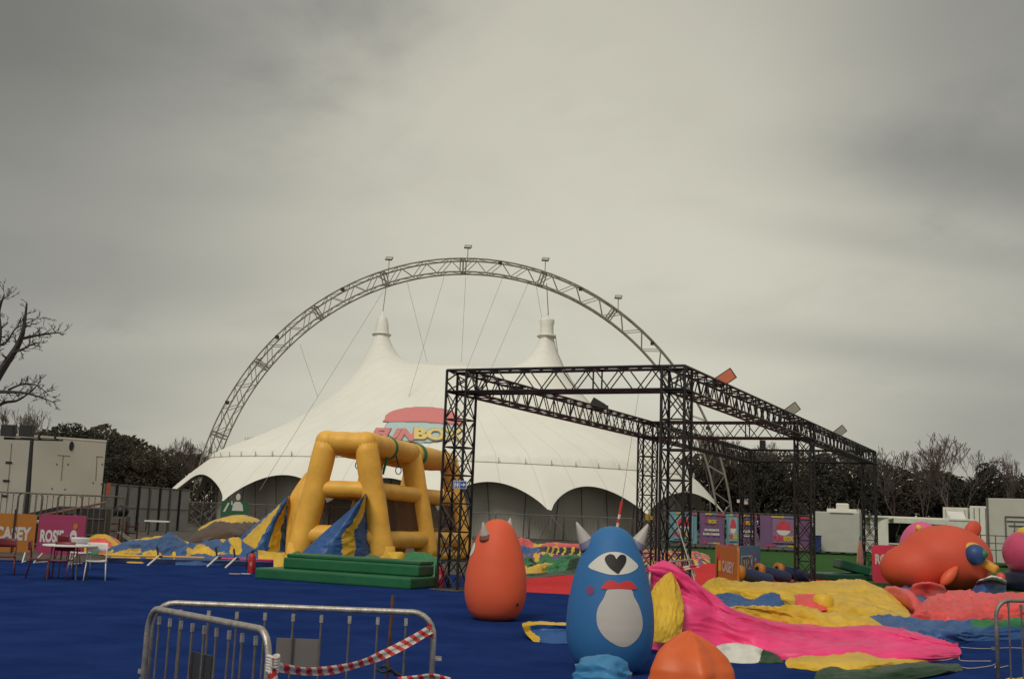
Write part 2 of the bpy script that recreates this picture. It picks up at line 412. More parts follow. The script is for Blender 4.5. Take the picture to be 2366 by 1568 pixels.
# ------------------------------------------------------------------ big top tent
TY = 108.0
M_TENT = mat('tent_canvas', (.77, .76, .695), rough=.65, var=.03, vscale=.25, bump=.05, bscale=1.5, col2=(.83, .82, .755), detail=6)
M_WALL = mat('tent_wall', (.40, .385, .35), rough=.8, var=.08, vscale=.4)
M_SEAM = mat('seam', (.42, .40, .33), rough=.7)
ml = P(882, 768, TY); mr = P(1263, 772, TY)
TC = Vector(((P(490, 1055, TY).x + P(1604, 1100, TY).x) / 2, TY, 0)); TA = (P(1604, 1100, TY).x - P(490, 1055, TY).x) / 2 - .3; TB = 17.5
RINGZ = 6.2
Hs = {0: ml.z, 1: mr.z}
saddle = P(1070, 843, TY).z
dxg = .4
xs = np.arange(-TA - .8, TA + .9, dxg); ys = np.arange(-TB - .8, TB + .9, dxg)
GX, GY = np.meshgrid(xs, ys, indexing='ij')
ex = (GX / TA) ** 2 + (GY / TB) ** 2
fixm = ex >= 1.0; Hh = np.zeros_like(GX)
KP = .62
def fr(z): return max(0.0, (z - RINGZ) / (ml.z - RINGZ)) ** (1 / KP)
for q in (ml, mr):
    dd = np.hypot(GX - (q.x - TC.x), GY); k = dd < .75
    fixm |= k; Hh[k] = fr(q.z)
Lx = (GX - (ml.x - TC.x)) / (mr.x - ml.x)
k = (np.abs(GY) < .25) & (Lx > .20) & (Lx < .82)
fixm |= k; Hh[k] = fr(saddle)
for it in range(900):
    avg = .25 * (np.roll(Hh, 1, 0) + np.roll(Hh, -1, 0) + np.roll(Hh, 1, 1) + np.roll(Hh, -1, 1))
    Hh = np.where(fixm, Hh, Hh + 1.0 * (avg - Hh))
def th(x, y):                       # roof height at plan position (x, y)
    u_ = (x - TC.x - xs[0]) / dxg; v_ = (y - TC.y - ys[0]) / dxg
    i = int(min(max(u_, 0), len(xs) - 2)); j = int(min(max(v_, 0), len(ys) - 2)); a, b = u_ - i, v_ - j
    h = (Hh[i, j] * (1 - a) + Hh[i + 1, j] * a) * (1 - b) + (Hh[i, j + 1] * (1 - a) + Hh[i + 1, j + 1] * a) * b
    return RINGZ + (ml.z - RINGZ) * max(h, 0) ** KP
def tent_hit(px, py):               # first point of the roof on the ray through (px, py)
    v = ray(px, py); Y = TC.y - TB
    while Y < TC.y + 4:
        q = EYEP + v * (Y / v.y)
        if ((q.x - TC.x) / TA) ** 2 + ((q.y - TC.y) / TB) ** 2 < 1 and th(q.x, q.y) > q.z: return q
        Y += .15
    return EYEP + v * ((TC.y - TB) / v.y)
def weld(m):
    t = m.node_tree; b = t.nodes['Principled BSDF']; tcn = t.nodes.new('ShaderNodeTexCoord'); sp = t.nodes.new('ShaderNodeSeparateXYZ'); t.links.new(tcn.outputs['Object'], sp.inputs[0])
    def M(op, a, b_=None):
        n = t.nodes.new('ShaderNodeMath'); n.operation = op
        for i, v in enumerate((a, b_)):
            if v is None: continue
            if isinstance(v, (int, float)): n.inputs[i].default_value = v
            else: t.links.new(v, n.inputs[i])
        return n.outputs[0]
    an_ = M('ARCTAN2', M('MULTIPLY', sp.outputs[1], 1.3), sp.outputs[0]); fr_ = M('FRACT', M('MULTIPLY', an_, 48 / (2 * PI)))
    li = M('LESS_THAN', M('ABSOLUTE', M('SUBTRACT', fr_, .5)), .022)
    mx_ = t.nodes.new('ShaderNodeMix'); mx_.data_type = 'RGBA'; t.links.new(M('MULTIPLY', li, .28), mx_.inputs[0]); src = b.inputs['Base Color'].links[0].from_socket
    t.links.new(src, mx_.inputs[6]); mx_.inputs[7].default_value = (.48, .46, .39, 1); t.links.new(mx_.outputs[2], b.inputs['Base Color'])
weld(M_TENT)
tent = thing('big_top_tent', 'huge white two-peaked big top tent with scalloped dark openings along its lower edge', 'tent', (TC.x, TC.y, 0))
NT = 240
ring = [(TA * math.cos(2 * PI * i / NT), TB * math.sin(2 * PI * i / NT)) for i in range(NT)]
pts = [Vector(r_) for r_ in ring]
for i in range(0, len(xs)):
    for j in range(0, len(ys)):
        if ex[i, j] < .985: pts.append(Vector((xs[i] + dxg * .15 * ((j % 2) - .5), ys[j])))
for q in (ml, mr):
    for rr in (.75, .95, 1.2):
        for t in range(28): pts.append(Vector((q.x - TC.x + rr * math.cos(2 * PI * t / 28), rr * math.sin(2 * PI * t / 28))))
r_ = delaunay_2d_cdt(pts, [(i, (i + 1) % NT) for i in range(NT)], [], 1, 1e-4)
B = MB()
for v in r_[0]:
    e_ = (v.x / TA) ** 2 + (v.y / TB) ** 2
    B.v.append((v.x + TC.x, v.y + TC.y, RINGZ if e_ > .999 else th(v.x + TC.x, v.y + TC.y)))
B.f = [tuple(f_) for f_ in r_[2]]; B.m = [0] * len(B.f)
B.build('canopy', M_TENT, tent, smooth=True)
# scalloped skirt: tips chosen where they stand in front, evenly round the back
def ang_for(px):
    best = None
    for i in range(0, 1801):
        t = PI + PI * i / 1800
        q = (TC.x + (TA + 3.6) * math.cos(t), TC.y + (TB + 3.6) * math.sin(t), 2.2)
        d = abs(pj(q)[0] - px)
        if best is None or d < best[0]: best = (d, t)
    return best[1]
tips = sorted([PI + .10, ang_for(505), ang_for(748), ang_for(1012), ang_for(1281), ang_for(1512), 2 * PI - .12] + [PI * (i + .6) / 8 for i in range(8)])
def skirt(t):
    t = t % (2 * PI)
    tt = [x % (2 * PI) for x in tips]; tt.sort(); tt = [tt[-1] - 2 * PI] + tt + [tt[0] + 2 * PI]
    for a, b in zip(tt, tt[1:]):
        if a <= t < b: s_ = (t - a) / (b - a); break
    arch = (math.sin(PI * s_ ** .92)) ** .62
    w_ = math.exp(-((t - PI - .10) / .10) ** 2); low = 2.0 - 1.45 * w_
    return low + (4.55 - low) * arch, 3.7 - 2.3 * arch + 2.4 * w_ * (1 - arch)
B = MB(); NS = 480; NR = 7
for i in range(NS):
    t = 2 * PI * i / NS; zl, out = skirt(t); c_, s_ = math.cos(t), math.sin(t)
    nn_ = Vector((c_ / TA, s_ / TB, 0)).normalized()
    for k_ in range(NR):
        g = k_ / (NR - 1)
        o_ = out * (g ** .9); z_ = RINGZ + (zl - RINGZ) * (g ** 1.08)
        B.v.append((TC.x + TA * c_ + nn_.x * o_, TC.y + TB * s_ + nn_.y * o_, z_ if k_ else RINGZ))
for i in range(NS):
    for k_ in range(NR - 1): B.f.append((i * NR + k_, ((i + 1) % NS) * NR + k_, ((i + 1) % NS) * NR + k_ + 1, i * NR + k_ + 1)); B.m.append(0)
sk = B.build('scalloped_skirt', M_TENT, tent, smooth=True)
B = MB()                             # seam with its row of lacing loops
B.path([(TC.x + (TA + .03) * math.cos(2 * PI * i / 120), TC.y + (TB + .03) * math.sin(2 * PI * i / 120), RINGZ + .02) for i in range(120)], .035, 5, closed=True)
for i in range(64):
    t = 2 * PI * i / 64; q = Vector((TC.x + (TA + .1) * math.cos(t), TC.y + (TB + .1) * math.sin(t), RINGZ))
    B.tube(q, q + Vector((0, 0, .42)), .05, 4)
B.build('seam', M_SEAM, tent)
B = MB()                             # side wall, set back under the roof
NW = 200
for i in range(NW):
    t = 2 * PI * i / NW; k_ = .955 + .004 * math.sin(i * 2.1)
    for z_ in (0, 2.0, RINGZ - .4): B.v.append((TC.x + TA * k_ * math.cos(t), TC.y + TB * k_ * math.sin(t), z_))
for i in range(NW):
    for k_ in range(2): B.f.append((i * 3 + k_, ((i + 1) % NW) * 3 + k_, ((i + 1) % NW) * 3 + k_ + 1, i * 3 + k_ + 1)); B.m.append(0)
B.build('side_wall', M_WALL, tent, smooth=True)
# mast caps
for q, wide in ((ml, False), (mr, True)):
    B = MB(); r0 = .78
    z0 = q.z - .35
    prof = [(r0 + .12, 0), (r0, .12), (r0 * .9, .5), (r0 * (.82 if not wide else .86), 1.2), (r0 * (.66 if not wide else .98), 1.7), (r0 * (.6 if not wide else .95), 1.85), (.15, 2.1), (.08, 2.5)]
    B.lathe(prof, 24, (q.x, q.y, z0)); B.build('mast_cap', M_TENT, tent, smooth=True)
    B = MB(); B.path([(q.x + (r0 + .14) * math.cos(2 * PI * i / 24), q.y + (r0 + .14) * math.sin(2 * PI * i / 24), z0 + .12) for i in range(24)], .06, 5, closed=True)
    B.build('mast_collar', M_SEAM, tent)
B = MB()
B.path([(mr.x + .85, mr.y - .2, mr.z)] + [(tent_q.x, tent_q.y, tent_q.z + .05) for tent_q in [Vector((mr.x + d_, TC.y - .2, th(mr.x + d_, TC.y - .2))) for d_ in (1.2, 1.8, 2.6, 3.6, 5, 7)]], .045, 5)
B.build('edge_rope', M_SEAM, tent)
# side poles, guy poles and pegs of the skirt tips that show
for t in tips:
    c_, s_ = math.cos(t), math.sin(t); nn_ = Vector((c_ / TA, s_ / TB, 0)).normalized()
    zl, out = skirt(t + 1e-4)
    tip = Vector((TC.x + TA * c_, TC.y + TB * s_, 0)) + nn_ * 3.7; tip.z = 2.05
    if s_ > .35: continue
    for da in (-.035, .035):
        B = MB(); B.tube(tip + Vector((0, 0, -.05)), tip + nn_ * 2.6 + Vector((da * 24, 0, -2.05)), .05, 5); B.build('guy_pole', M_GALVD, tent)
    B = MB(); B.tube(tip, tip - nn_ * 3.0 + Vector((0, 0, -2.0)), .03, 4); B.build('guy_strap', M_CABLE, tent)
for i in range(26):
    t = PI + PI * (i + .5) / 26; q = Vector((TC.x + (TA * .98) * math.cos(t), TC.y + (TB * .98) * math.sin(t), 0))
    B = MB(); B.tube(q, q + Vector((.5 * math.sin(i * 1.7), -.3, RINGZ - .9)), .05, 5); B.build('side_pole', M_GALVD, tent)

# the lettering and the plain coloured patches printed on the roof
def onroof(px, py, lift=.06):
    q = tent_hit(px, py); e = .3
    n_ = Vector((-(th(q.x + e, q.y) - th(q.x - e, q.y)) / (2 * e), -(th(q.x, q.y + e) - th(q.x, q.y - e)) / (2 * e), 1)).normalized()
    return Vector((q.x, q.y, th(q.x, q.y))) + n_ * lift
def roofpatch(name, poly, m, step=6, lift=.06):
    pts_ = []
    for i in range(len(poly)):
        a, b = Vector(poly[i]), Vector(poly[(i + 1) % len(poly)]); k_ = max(1, int((b - a).length / step))
        pts_ += [a.lerp(b, t / k_) for t in range(k_)]
    nb = len(pts_); arr = np.array([(p.x, p.y) for p in pts_]); lo, hi = arr.min(0), arr.max(0)
    x = lo[0] + step
    while x < hi[0]:
        y = lo[1] + step
        while y < hi[1]: pts_.append(Vector((x + .3 * step * math.sin(y), y))); y += step
        x += step
    r = delaunay_2d_cdt(pts_, [(i, (i + 1) % nb) for i in range(nb)], [], 1, 1e-4)
    b = MB(); b.add([onroof(v.x, v.y, lift) for v in r[0]], [tuple(f_) for f_ in r[2]])
    return b.build(name, m, tent, smooth=True)
M_PRED = mat('printed_red', (.66, .22, .22), rough=.7, var=.05); M_PYEL = mat('printed_yellow', (.74, .58, .20), rough=.7, var=.05)
M_PBLUE = mat('printed_pale_blue', (.46, .58, .58), rough=.7, var=.05); M_PLINE = mat('printed_line', (.30, .26, .24), rough=.7)
def curvepoly(c, n=60):
    c = [np.array(p, float) for p in c]; k_ = len(c); out = []
    for i in range(n):
        t = i / n * k_; j = int(t); f_ = t - j
        p0, p1, p2, p3 = c[j - 1], c[j], c[(j + 1) % k_], c[(j + 2) % k_]
        out.append(tuple(.5 * (2 * p1 + (p2 - p0) * f_ + (2 * p0 - 5 * p1 + 4 * p2 - p3) * f_ ** 2 + (3 * p1 - p0 - 3 * p2 + p3) * f_ ** 3)))
    return out
def ell(cx_, cy_, a, b, n=40): return [(cx_ + a * math.cos(2 * PI * i / n), cy_ + b * math.sin(2 * PI * i / n)) for i in range(n)]
roofpatch('printed_outline', ell(975, 992, 87, 33), M_PLINE, lift=.04)
roofpatch('printed_oval', ell(975, 992, 85.6, 31.6), M_PBLUE, lift=.07)
roofpatch('printed_outline', [(883, 977), (890, 970)] + [(975 - 86 * math.cos(t), 968 - 26 * math.sin(t)) for t in np.linspace(.15, PI - .15, 24)] + [(1072, 978), (1066, 986), (975, 978)], M_PLINE, lift=.09)
roofpatch('printed_dome', [(885, 977), (891, 971)] + [(975 - 85 * math.cos(t), 968 - 24.5 * math.sin(t)) for t in np.linspace(.15, PI - .15, 24)] + [(1070, 978), (1065, 984.5), (975, 976.5)], M_PRED, lift=.12)
def rooftext(s, x0, y0, x1, y1, slope, m, lift, name, bold, shear):
    vs, fs = text_verts(s, bold, shear, 4)
    b = MB(); b.add([onroof(x0 + a * (x1 - x0), y0 + a * (x1 - x0) * slope + (1 - c) * (y1 - y0), lift) for a, c in vs], fs)
    return b.build(name, m, tent)
for s, x0, x1, m in (('FUN', 856, 968, M_PRED), ('BOX', 957, 1072, M_PYEL)):
    rooftext(s, x0 - 2, 991, x1 + 2, 1021, .03, M_PLINE, .15, 'lettering', .075, .35 if s == 'FUN' else 0)
    rooftext(s, x0, 992.5, x1, 1019.5, .03, m, .19, 'lettering', .05, .35 if s == 'FUN' else 0)

# ------------------------------------------------------------------ steel truss arch over the tent
ac = Vector((-5.29, TY, -.32)); AR = 27.24
arch = thing('truss_arch', 'tall semicircular grey steel lattice arch spanning over the white tent', 'arch', (ac.x, ac.y, 0))
ROT = -.169
AX = Vector((math.cos(ROT), math.sin(ROT), 0)); AN = Vector((-math.sin(ROT), math.cos(ROT), 0))
def archpt(t, r, o): return Vector((ac.x, ac.y, ac.z)) + AX * (math.cos(t) * r) + Vector((0, 0, math.sin(t) * r * 1.023)) + AN * o
ch = MB(); br = MB(); NB = 64; DEP, WID = 1.35, .62
ts = [PI - PI * i / NB for i in range(NB + 1)]
for r, o in ((AR, -WID), (AR, WID), (AR - DEP, -WID), (AR - DEP, WID)):
    ch.path([archpt(t, r, o) for t in ts], .085, 6)
for i in range(NB):
    a, b = ts[i], ts[i + 1]
    for o in (-WID, WID):
        p, q = (archpt(a, AR, o), archpt(b, AR - DEP, o)) if i % 2 else (archpt(a, AR - DEP, o), archpt(b, AR, o))
        br.tube(p, q, .04, 5)
    for r in (AR, AR - DEP):
        p, q = (archpt(a, r, -WID), archpt(b, r, WID)) if i % 2 else (archpt(a, r, WID), archpt(b, r, -WID))
        br.tube(p, q, .035, 4)
ch.build('chord', M_ARCH, arch, smooth=True); br.build('lattice_brace', M_ARCH, arch)
for t in [math.radians(d_) for d_ in (6, 22, 38, 55, 72, 90, 108, 125, 142, 160)]:
    jn = MB()
    for d_ in (-.006, .006):
        q4 = [archpt(t + d_, AR, -WID), archpt(t + d_, AR, WID), archpt(t + d_, AR - DEP, WID), archpt(t + d_, AR - DEP, -WID)]
        for a, b in zip(q4, q4[1:] + q4[:1]): jn.tube(a, b, .065, 5)
    jn.build('joint_frame', M_ARCH, arch)
for px_, py_ in ((1170, 612), (1348, 672), (1503, 787), (808, 665), (655, 770), (541, 918), (1618, 960)):
    t_ = math.atan2(1196 - py_, px_ - 1083); bxs = MB(); bxs.box(archpt(t_, AR - .2, -WID - .1), (.34, .3, .34), ROT); bxs.build('junction_box', M_DARK, arch)
# floodlights standing on the arch
for px_, py_, base in ((897, 594, 640), (1080, 567, 606), (1259, 596, 640), (1428, 683, 716)):
    Yf = TY + math.sin(ROT) * (P(px_, base, TY).x - ac.x); p0 = P(px_, base, Yf); p1 = P(px_, py_ + 7, Yf); p1.x = p0.x
    fl = thing('floodlight', {897: 'floodlight on a thin pole on the steel arch above the left tent peak', 1080: 'highest floodlight, on a thin pole at the very top of the steel arch',
               1259: 'floodlight on a thin pole on the steel arch above the right tent peak', 1428: 'lowest floodlight on the arch, on a thin pole far down its right side'}[px_], 'floodlight', p0, 'floodlights along the top of the steel arch')
    b = MB(); b.tube(p0, p1, .04, 6); b.build('pole', M_ARCH, fl)
    b = MB(); b.box(p1 + Vector((0, -.1, .15)), (.72, .16, .42), .25, ax=(Vector((1, .1, 0)), Vector((0, .8, -.6)), Vector((.25, .5, .85)))); bevel(b.build('lamp_head', M_GALVD, fl), .03)
    b = MB(); b.box(p1 + Vector((0, -.17, .17)), (.6, .06, .3), .25, ax=(Vector((1, .1, 0)), Vector((0, .8, -.6)), Vector((.25, .5, .85)))); b.build('lens', M_GREYP, fl)
# cables from arch to tent
for n_, (a, b, lab) in enumerate((((893, 655), (884, 724), 'short thick cable holding up the left tent peak'), ((1263, 655), (1267, 728), 'short thick cable holding up the right tent peak'),
          ((940, 648), (987, 836), 'thin cable slanting right from the arch to the tent ridge, crossing another cable'), ((1026, 640), (944, 918), 'thin cable slanting left from the arch down onto the tent front, crossing another cable'),
          ((1076, 640), (1066, 836), 'near-vertical thin cable from the arch top to the middle of the tent ridge'), ((1162, 640), (1078, 852), 'thin cable leaning left beside the upright middle cable'),
          ((1222, 650), (1128, 868), 'rightmost of the cables leaning left onto the tent ridge'), ((1238, 655), (1252, 735), 'thin cable beside the right tent peak, just left of its thick cable'),
          ((886, 672), (600, 1132), 'long thin cable running from the left tent peak down across the tent front'), ((693, 795), (734, 916), 'thin cable from the left flank of the arch to the tent roof'))):
    pa = P(*a, TY + math.sin(ROT) * (P(*a, TY).x - ac.x))
    pb = P(*b, TY)
    if n_ in (3, 8, 9, 5, 6): pb = tent_hit(*b)
    if n_ == 8: pb = P(*b, TC.y - TB - 6)
    c_ = MB(); c_.tube(pa, pb, .017 if n_ > 1 else .045, 5)
    ob = c_.build('cable', M_CABLE); tag(ob, lab, 'cable', 'cables hanging from the steel arch')

# ------------------------------------------------------------------ black truss frame
FA = math.radians(62.8); FD = Vector((math.cos(FA), math.sin(FA), 0)); FW = Vector((math.cos(math.radians(-23)), math.sin(math.radians(-23)), 0))
F0 = Vector((-1.54, 25.98, 0)); FWID, BAY, FH, TS = 5.85, 13.3, 5.2, .52
UPV = Vector((0, 0, 1))
def box_truss(p, q, a, b, s, pitch, cr=.034, tr=.02, xbr=False, rungs=True):
    """four chords from p to q (p is one corner line), section s along a and b; returns the mesh"""
    p, q, a, b = Vector(p), Vector(q), Vector(a), Vector(b); B = MB(); d = q - p; n = max(1, round(d.length / pitch))
    offs = (Vector(), a * s, a * s + b * s, b * s)
    for o in offs: B.tube(p + o, q + o, cr, 6)
    for f_ in range(4):
        o1, o2 = offs[f_], offs[(f_ + 1) % 4]
        for i in range(n):
            u_, v_ = p + d * (i / n), p + d * ((i + 1) / n)
            if xbr:
                B.tube(u_ + o1, v_ + o2, tr, 4); B.tube(u_ + o2, v_ + o1, tr, 4)
                if rungs: B.tube(u_ + o1, u_ + o2, tr * 1.15, 4)
            else:
                m_ = (u_ + v_) / 2
                B.tube(u_ + o1, m_ + o2, tr, 4); B.tube(m_ + o2, v_ + o1, tr, 4)
                if i % 4 == 0: B.tube(u_ + o1, u_ + o2, tr * 1.3, 4)
        for e in (p, q): B.tube(e + o1, e + o2, cr, 5)
    return B
frame = thing('truss_gantry', 'big black box frame of lattice truss posts and beams beside the yellow inflatable', 'gantry', F0)
posts = {}
for i in range(3):
    for j in range(2):
        c = F0 + FD * (BAY * i) + FW * ((FWID - TS) * j)
        posts[i, j] = c
        pb = box_truss(c + UPV * .03, c + UPV * (FH - TS), FW, FD, TS, .62, xbr=True)
        po = pb.build('post', M_BPAINT, frame)
        b = MB(); b.box(c + (FW + FD) * TS / 2 + UPV * .022, (.8, .8, .02), FA); b.build('base_plate', M_GALVD, po)
        cn = box_truss(c + UPV * (FH - TS), c + UPV * FH, FW, FD, TS, .5, xbr=False); cn.build('corner_block', M_BPAINT, frame)
for i in range(3):
    c = posts[i, 0] + UPV * (FH - TS)
    box_truss(c + FW * TS, c + FW * (FWID - TS), FD, UPV, TS, .78, xbr=False).build('cross_beam', M_BPAINT, frame)
for j in range(2):
    for i in range(2):
        c = posts[i, j] + UPV * (FH - TS)
        box_truss(c + FD * TS, c + FD * BAY, FW, UPV, TS, .70, xbr=False).build('long_beam', M_BPAINT, frame)
# LED floodlights clamped on the beams
M_LENS = mat('lamp_glass_grey', (.30, .29, .25), rough=.25, spec=.6); M_LENSO = mat('lamp_glass_orange', (.62, .16, .08), rough=.3, spec=.6)
def beamlight(px, py, base, lens, lab, tilt=1, sc=1.0):
    p0 = PZ(base[0], base[1], FH + .02); Y = p0.y
    fl = thing('floodlight', lab, 'floodlight', p0, 'floodlights clamped on the black truss frame')
    h = P(px, py, Y); d = (h - p0)
    b = MB(); b.tube(p0, p0 + UPV * .1, .05, 6); b.tube(p0 + UPV * .06, h - d * .2, .03, 6); b.box(p0 + UPV * .05, (.16, .16, .12), FA); b.build('bracket', M_DARK, fl)
    dd = d.normalized(); sx = dd.cross(Vector((.15, -1, .1))).normalized(); nrm = sx.cross(dd)
    if nrm.y > 0: nrm = -nrm
    b = MB(); b.box(h, (.30 * sc, .50 * sc, .08), ax=(sx, dd, nrm)); hd = b.build('lamp_head', M_DARK, fl); bevel(hd, .015)
    b = MB(); b.box(h + nrm * .043, (.25 * sc, .43 * sc, .02), ax=(sx, dd, nrm)); b.build('lens', lens, fl)
beamlight(1676, 873, (1655, 887), M_LENSO, 'floodlight with an orange face on the near end of the right-hand black beam')
beamlight(1829, 947, (1814, 958), M_LENS, 'grey floodlight tilted upward halfway along the right-hand black beam')
beamlight(1940, 997, (1926, 1008), M_LENS, 'small grey floodlight tilted upward near the far end of the right-hand beam')
beamlight(1381, 934, (1398, 944), M_DARK, 'black floodlight on the left-hand beam, seen against the sky beside the tent', sc=.9)
beamlight(1762, 1028, (1762, 1037), M_DARK, 'black floodlight on the far cross beam, seen against the trees', sc=.9)
# toilet sign, yellow box, notices on the posts
M_SIGNB = mat('sign_blue', (.03, .10, .34), rough=.4, var=.04); M_SIGNW = mat('sign_white', (.72, .71, .68), rough=.4, var=.03)
p = P(1047, 1128, 25.7); X_ = (FW * .93 + FD * .0).normalized(); Nn_ = Vector((-FD.x, -FD.y, 0))
sg = thing('toilet_sign', 'small blue and white toilet sign with arrow fixed to the near left truss post', 'sign', p)
b = MB(); b.slab(rrect(.35, .19, .012), p, X_, UPV, Nn_, .012); b.build('board', M_SIGNW, sg)
for k_, (x0, x1) in enumerate(((.012, .168), (.182, .338))):
    b = MB(); b.slab(rrect(x1 - x0, .165, .01, x0=x0, y0=.0125), p + Nn_ * .012, X_, UPV, Nn_, .004); b.build('blue_field', M_SIGNB, sg)
b = MB(); q = p + Nn_ * .0165
for xx, skirt_ in ((.055, 0), (.125, 1)):
    b.slab(ell(xx, .145, .013, .013, 12), q, X_, UPV, Nn_, .003)
    b.slab([(xx - .02, .125), (xx + .02, .125), (xx + (.03 if skirt_ else .016), .07), (xx + .012, .07), (xx + .012, .03), (xx - .012, .03), (xx - .012, .07), (xx - (.03 if skirt_ else .016), .07)][::-1], q, X_, UPV, Nn_, .003)
b.box(q + X_ * .09 + UPV * .095, (.004, .13, .004), ax=(X_, UPV, Nn_)); b.build('pictogram', M_SIGNW, sg)
b = MB(); b.slab([(.20, .085), (.27, .085), (.27, .05), (.325, .095), (.27, .14), (.27, .105), (.20, .105)], q, X_, UPV, Nn_, .003); b.build('arrow', M_SIGNW, sg)
def notice(px, py, Y, wd, ht, m, name, lab, cat):
    p = P(px, py, Y); b = MB(); b.box(p, (wd, .03, ht), FA - PI / 2); ob = b.build(name, m); tag(ob, lab, cat); return ob
b = MB(); p = P(1496, 1194, 37.3); b.box(p, (.12, .1, .2), FA - PI / 2); b.box(p + Vector((.14, 0, -.02)), (.08, .1, .12), FA - PI / 2); b.tube(p, p + Vector((.1, 0, .3)), .02, 5)
tag(b.build('socket_box', mat('dull_yellow', (.35, .28, .03), rough=.5)), 'small yellow socket box strapped to the middle left truss post', 'socket box')
notice(1724, 1158, 49.6, .18, .24, M_WPLAS, 'notice', 'small white square notice on the far left truss post, right of another', 'notice')
notice(1706, 1157, 49.6, .12, .14, M_WPLAS, 'notice', 'smallest white notice on the far left truss post, left of the square one', 'notice')

# ------------------------------------------------------------------ egg-shaped monsters
EGG = [(0, .22), (.012, .29), (.04, .37), (.09, .435), (.167, .488), (.24, .513), (.31, .52), (.40, .514), (.476, .50), (.56, .474), (.65, .44), (.73, .40), (.81, .352), (.87, .306), (.916, .262), (.95, .212), (.975, .158), (.99, .10), (.997, .055), (1.0, .012)]
def egg_r(t):
    t = min(max(t, 0), 1)
    for (a, ra), (b, rb) in zip(EGG, EGG[1:]):
        if a <= t <= b: return ra + (rb - ra) * (t - a) / (b - a)
    return 0
def egg(name, label, base, h, wd, m, face_az):
    o = thing(name, label, 'inflatable', base)
    prof = catmull([(r * wd / 1.04, t * h) for t, r in EGG], 60)
    b = MB(); b.lathe([(max(r, .005), z) for r, z in prof], 56, base); ob = b.build('body', m, o, smooth=True)
    return o
def egg_decal(o, name, poly, m, base, h, wd, az, lift, step=.03, face=None):
    """poly in metres on the egg's face: x to the right, z up; wrapped round the body"""
    pts_ = []
    for i in range(len(poly)):
        a, b = Vector(poly[i]), Vector(poly[(i + 1) % len(poly)]); k_ = max(1, int((b - a).length / step))
        pts_ += [a.lerp(b, t / k_) for t in range(k_)]
    nb = len(pts_); arr = np.array([(p.x, p.y) for p in pts_]); lo, hi = arr.min(0), arr.max(0)
    x = lo[0] + step
    while x < hi[0]:
        y = lo[1] + step
        while y < hi[1]: pts_.append(Vector((x + .004 * math.sin(y * 90), y))); y += step
        x += step
    r = delaunay_2d_cdt(pts_, [(i, (i + 1) % nb) for i in range(nb)], [], 1, 1e-6)
    b = MB(); vs = []
    for v in r[0]:
        t = v.y / h; rr = egg_r(t) * wd / 1.04 + lift; a = az + v.x / max(egg_r(t) * wd / 1.04, .12)
        vs.append(Vector(base) + Vector((math.cos(a) * rr, math.sin(a) * rr, v.y)))
    b.add(vs, [tuple(f_) for f_ in r[2]]); return b.build(name, m, o, smooth=True)
def horn(o, base, h, wd, az, t, ln, m, m2, lean):
    d = Vector((math.cos(az), math.sin(az), 0)); r = egg_r(t) * wd / 1.04
    p = Vector(base) + d * (r - .05) + UPV * (t * h)
    dirv = (d * lean[0] + UPV * lean[1]).normalized()
    n_ = 10; b = MB()
    pts_ = [p + dirv * (ln * i / n_) + UPV * (.04 * (i / n_) ** 2) for i in range(n_ + 1)]
    b.path(pts_, [.105 * (1 - i / n_) ** .85 + .008 for i in range(n_ + 1)], 14)
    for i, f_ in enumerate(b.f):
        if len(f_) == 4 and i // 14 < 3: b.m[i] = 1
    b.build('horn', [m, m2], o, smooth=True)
M_EGGB = vinyl('egg_blue', (.033, .155, .385), var=.06, bump=.07, bscale=1.2, rough=.6); M_EGGO = vinyl('egg_orange', (.74, .115, .05), var=.06, bump=.07, bscale=1.2, rough=.6)
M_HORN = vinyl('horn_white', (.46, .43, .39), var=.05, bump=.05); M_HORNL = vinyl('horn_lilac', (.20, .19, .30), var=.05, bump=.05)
M_EYEW = mat('eye_white', (.66, .64, .58), rough=.6, var=.03); M_EYEK = mat('print_black', (.018, .014, .016), rough=.6); M_LIP = mat('print_red', (.60, .04, .045), rough=.6, var=.05)
M_CHEEK = mat('print_mauve', (.22, .06, .15), rough=.6, var=.05); M_BELLY = mat('print_cream', (.52, .49, .46), rough=.6, var=.03)
gb = G(1407, 1552); BH, BW = 1.69, 1.04
eb = egg('inflatable_egg', 'blue one-eyed egg monster with white horns, heart pupil and red lips', gb, BH, BW, M_EGGB, 0)
toC = math.atan2(-gb.y, -gb.x); faz = toC + .30
def ex_(px, py):      # picture position -> (x, z) on the egg's face
    p = P(px, py, gb.y - .45); z = p.z; t = z / BH; r = egg_r(t) * BW / 1.04
    x = p.x - gb.x; s_ = max(-.97, min(.97, x * .98 / max(r, .1)))
    return ((math.asin(s_)) - .30 + (toC + PI / 2) * 0) * max(r, .12), z
def fx(pts_): return [ex_(*p) for p in pts_]
eyec = curvepoly([(1368, 1311), (1378, 1297), (1400, 1281), (1424, 1275), (1450, 1279), (1474, 1296), (1484, 1310), (1468, 1322), (1444, 1327), (1418, 1327), (1390, 1320)], 66)
egg_decal(eb, 'eye', fx(eyec), M_EYEW, gb, BH, BW, faz, .006)
heart = curvepoly([(1433, 1291), (1428, 1283), (1418, 1280), (1408, 1286), (1407, 1296), (1416, 1310), (1427, 1319), (1437, 1325), (1442, 1319), (1452, 1305), (1456, 1294), (1454, 1284), (1445, 1281), (1438, 1285)], 80)
egg_decal(eb, 'heart_pupil', fx(heart), M_EYEK, gb, BH, BW, faz, .011)
lips = curvepoly([(1400, 1360), (1404, 1349), (1414, 1341), (1427, 1341), (1438, 1347), (1450, 1342), (1464, 1342), (1474, 1350), (1478, 1361), (1440, 1359)], 70)
egg_decal(eb, 'lips', fx(lips), M_LIP, gb, BH, BW, faz, .011)
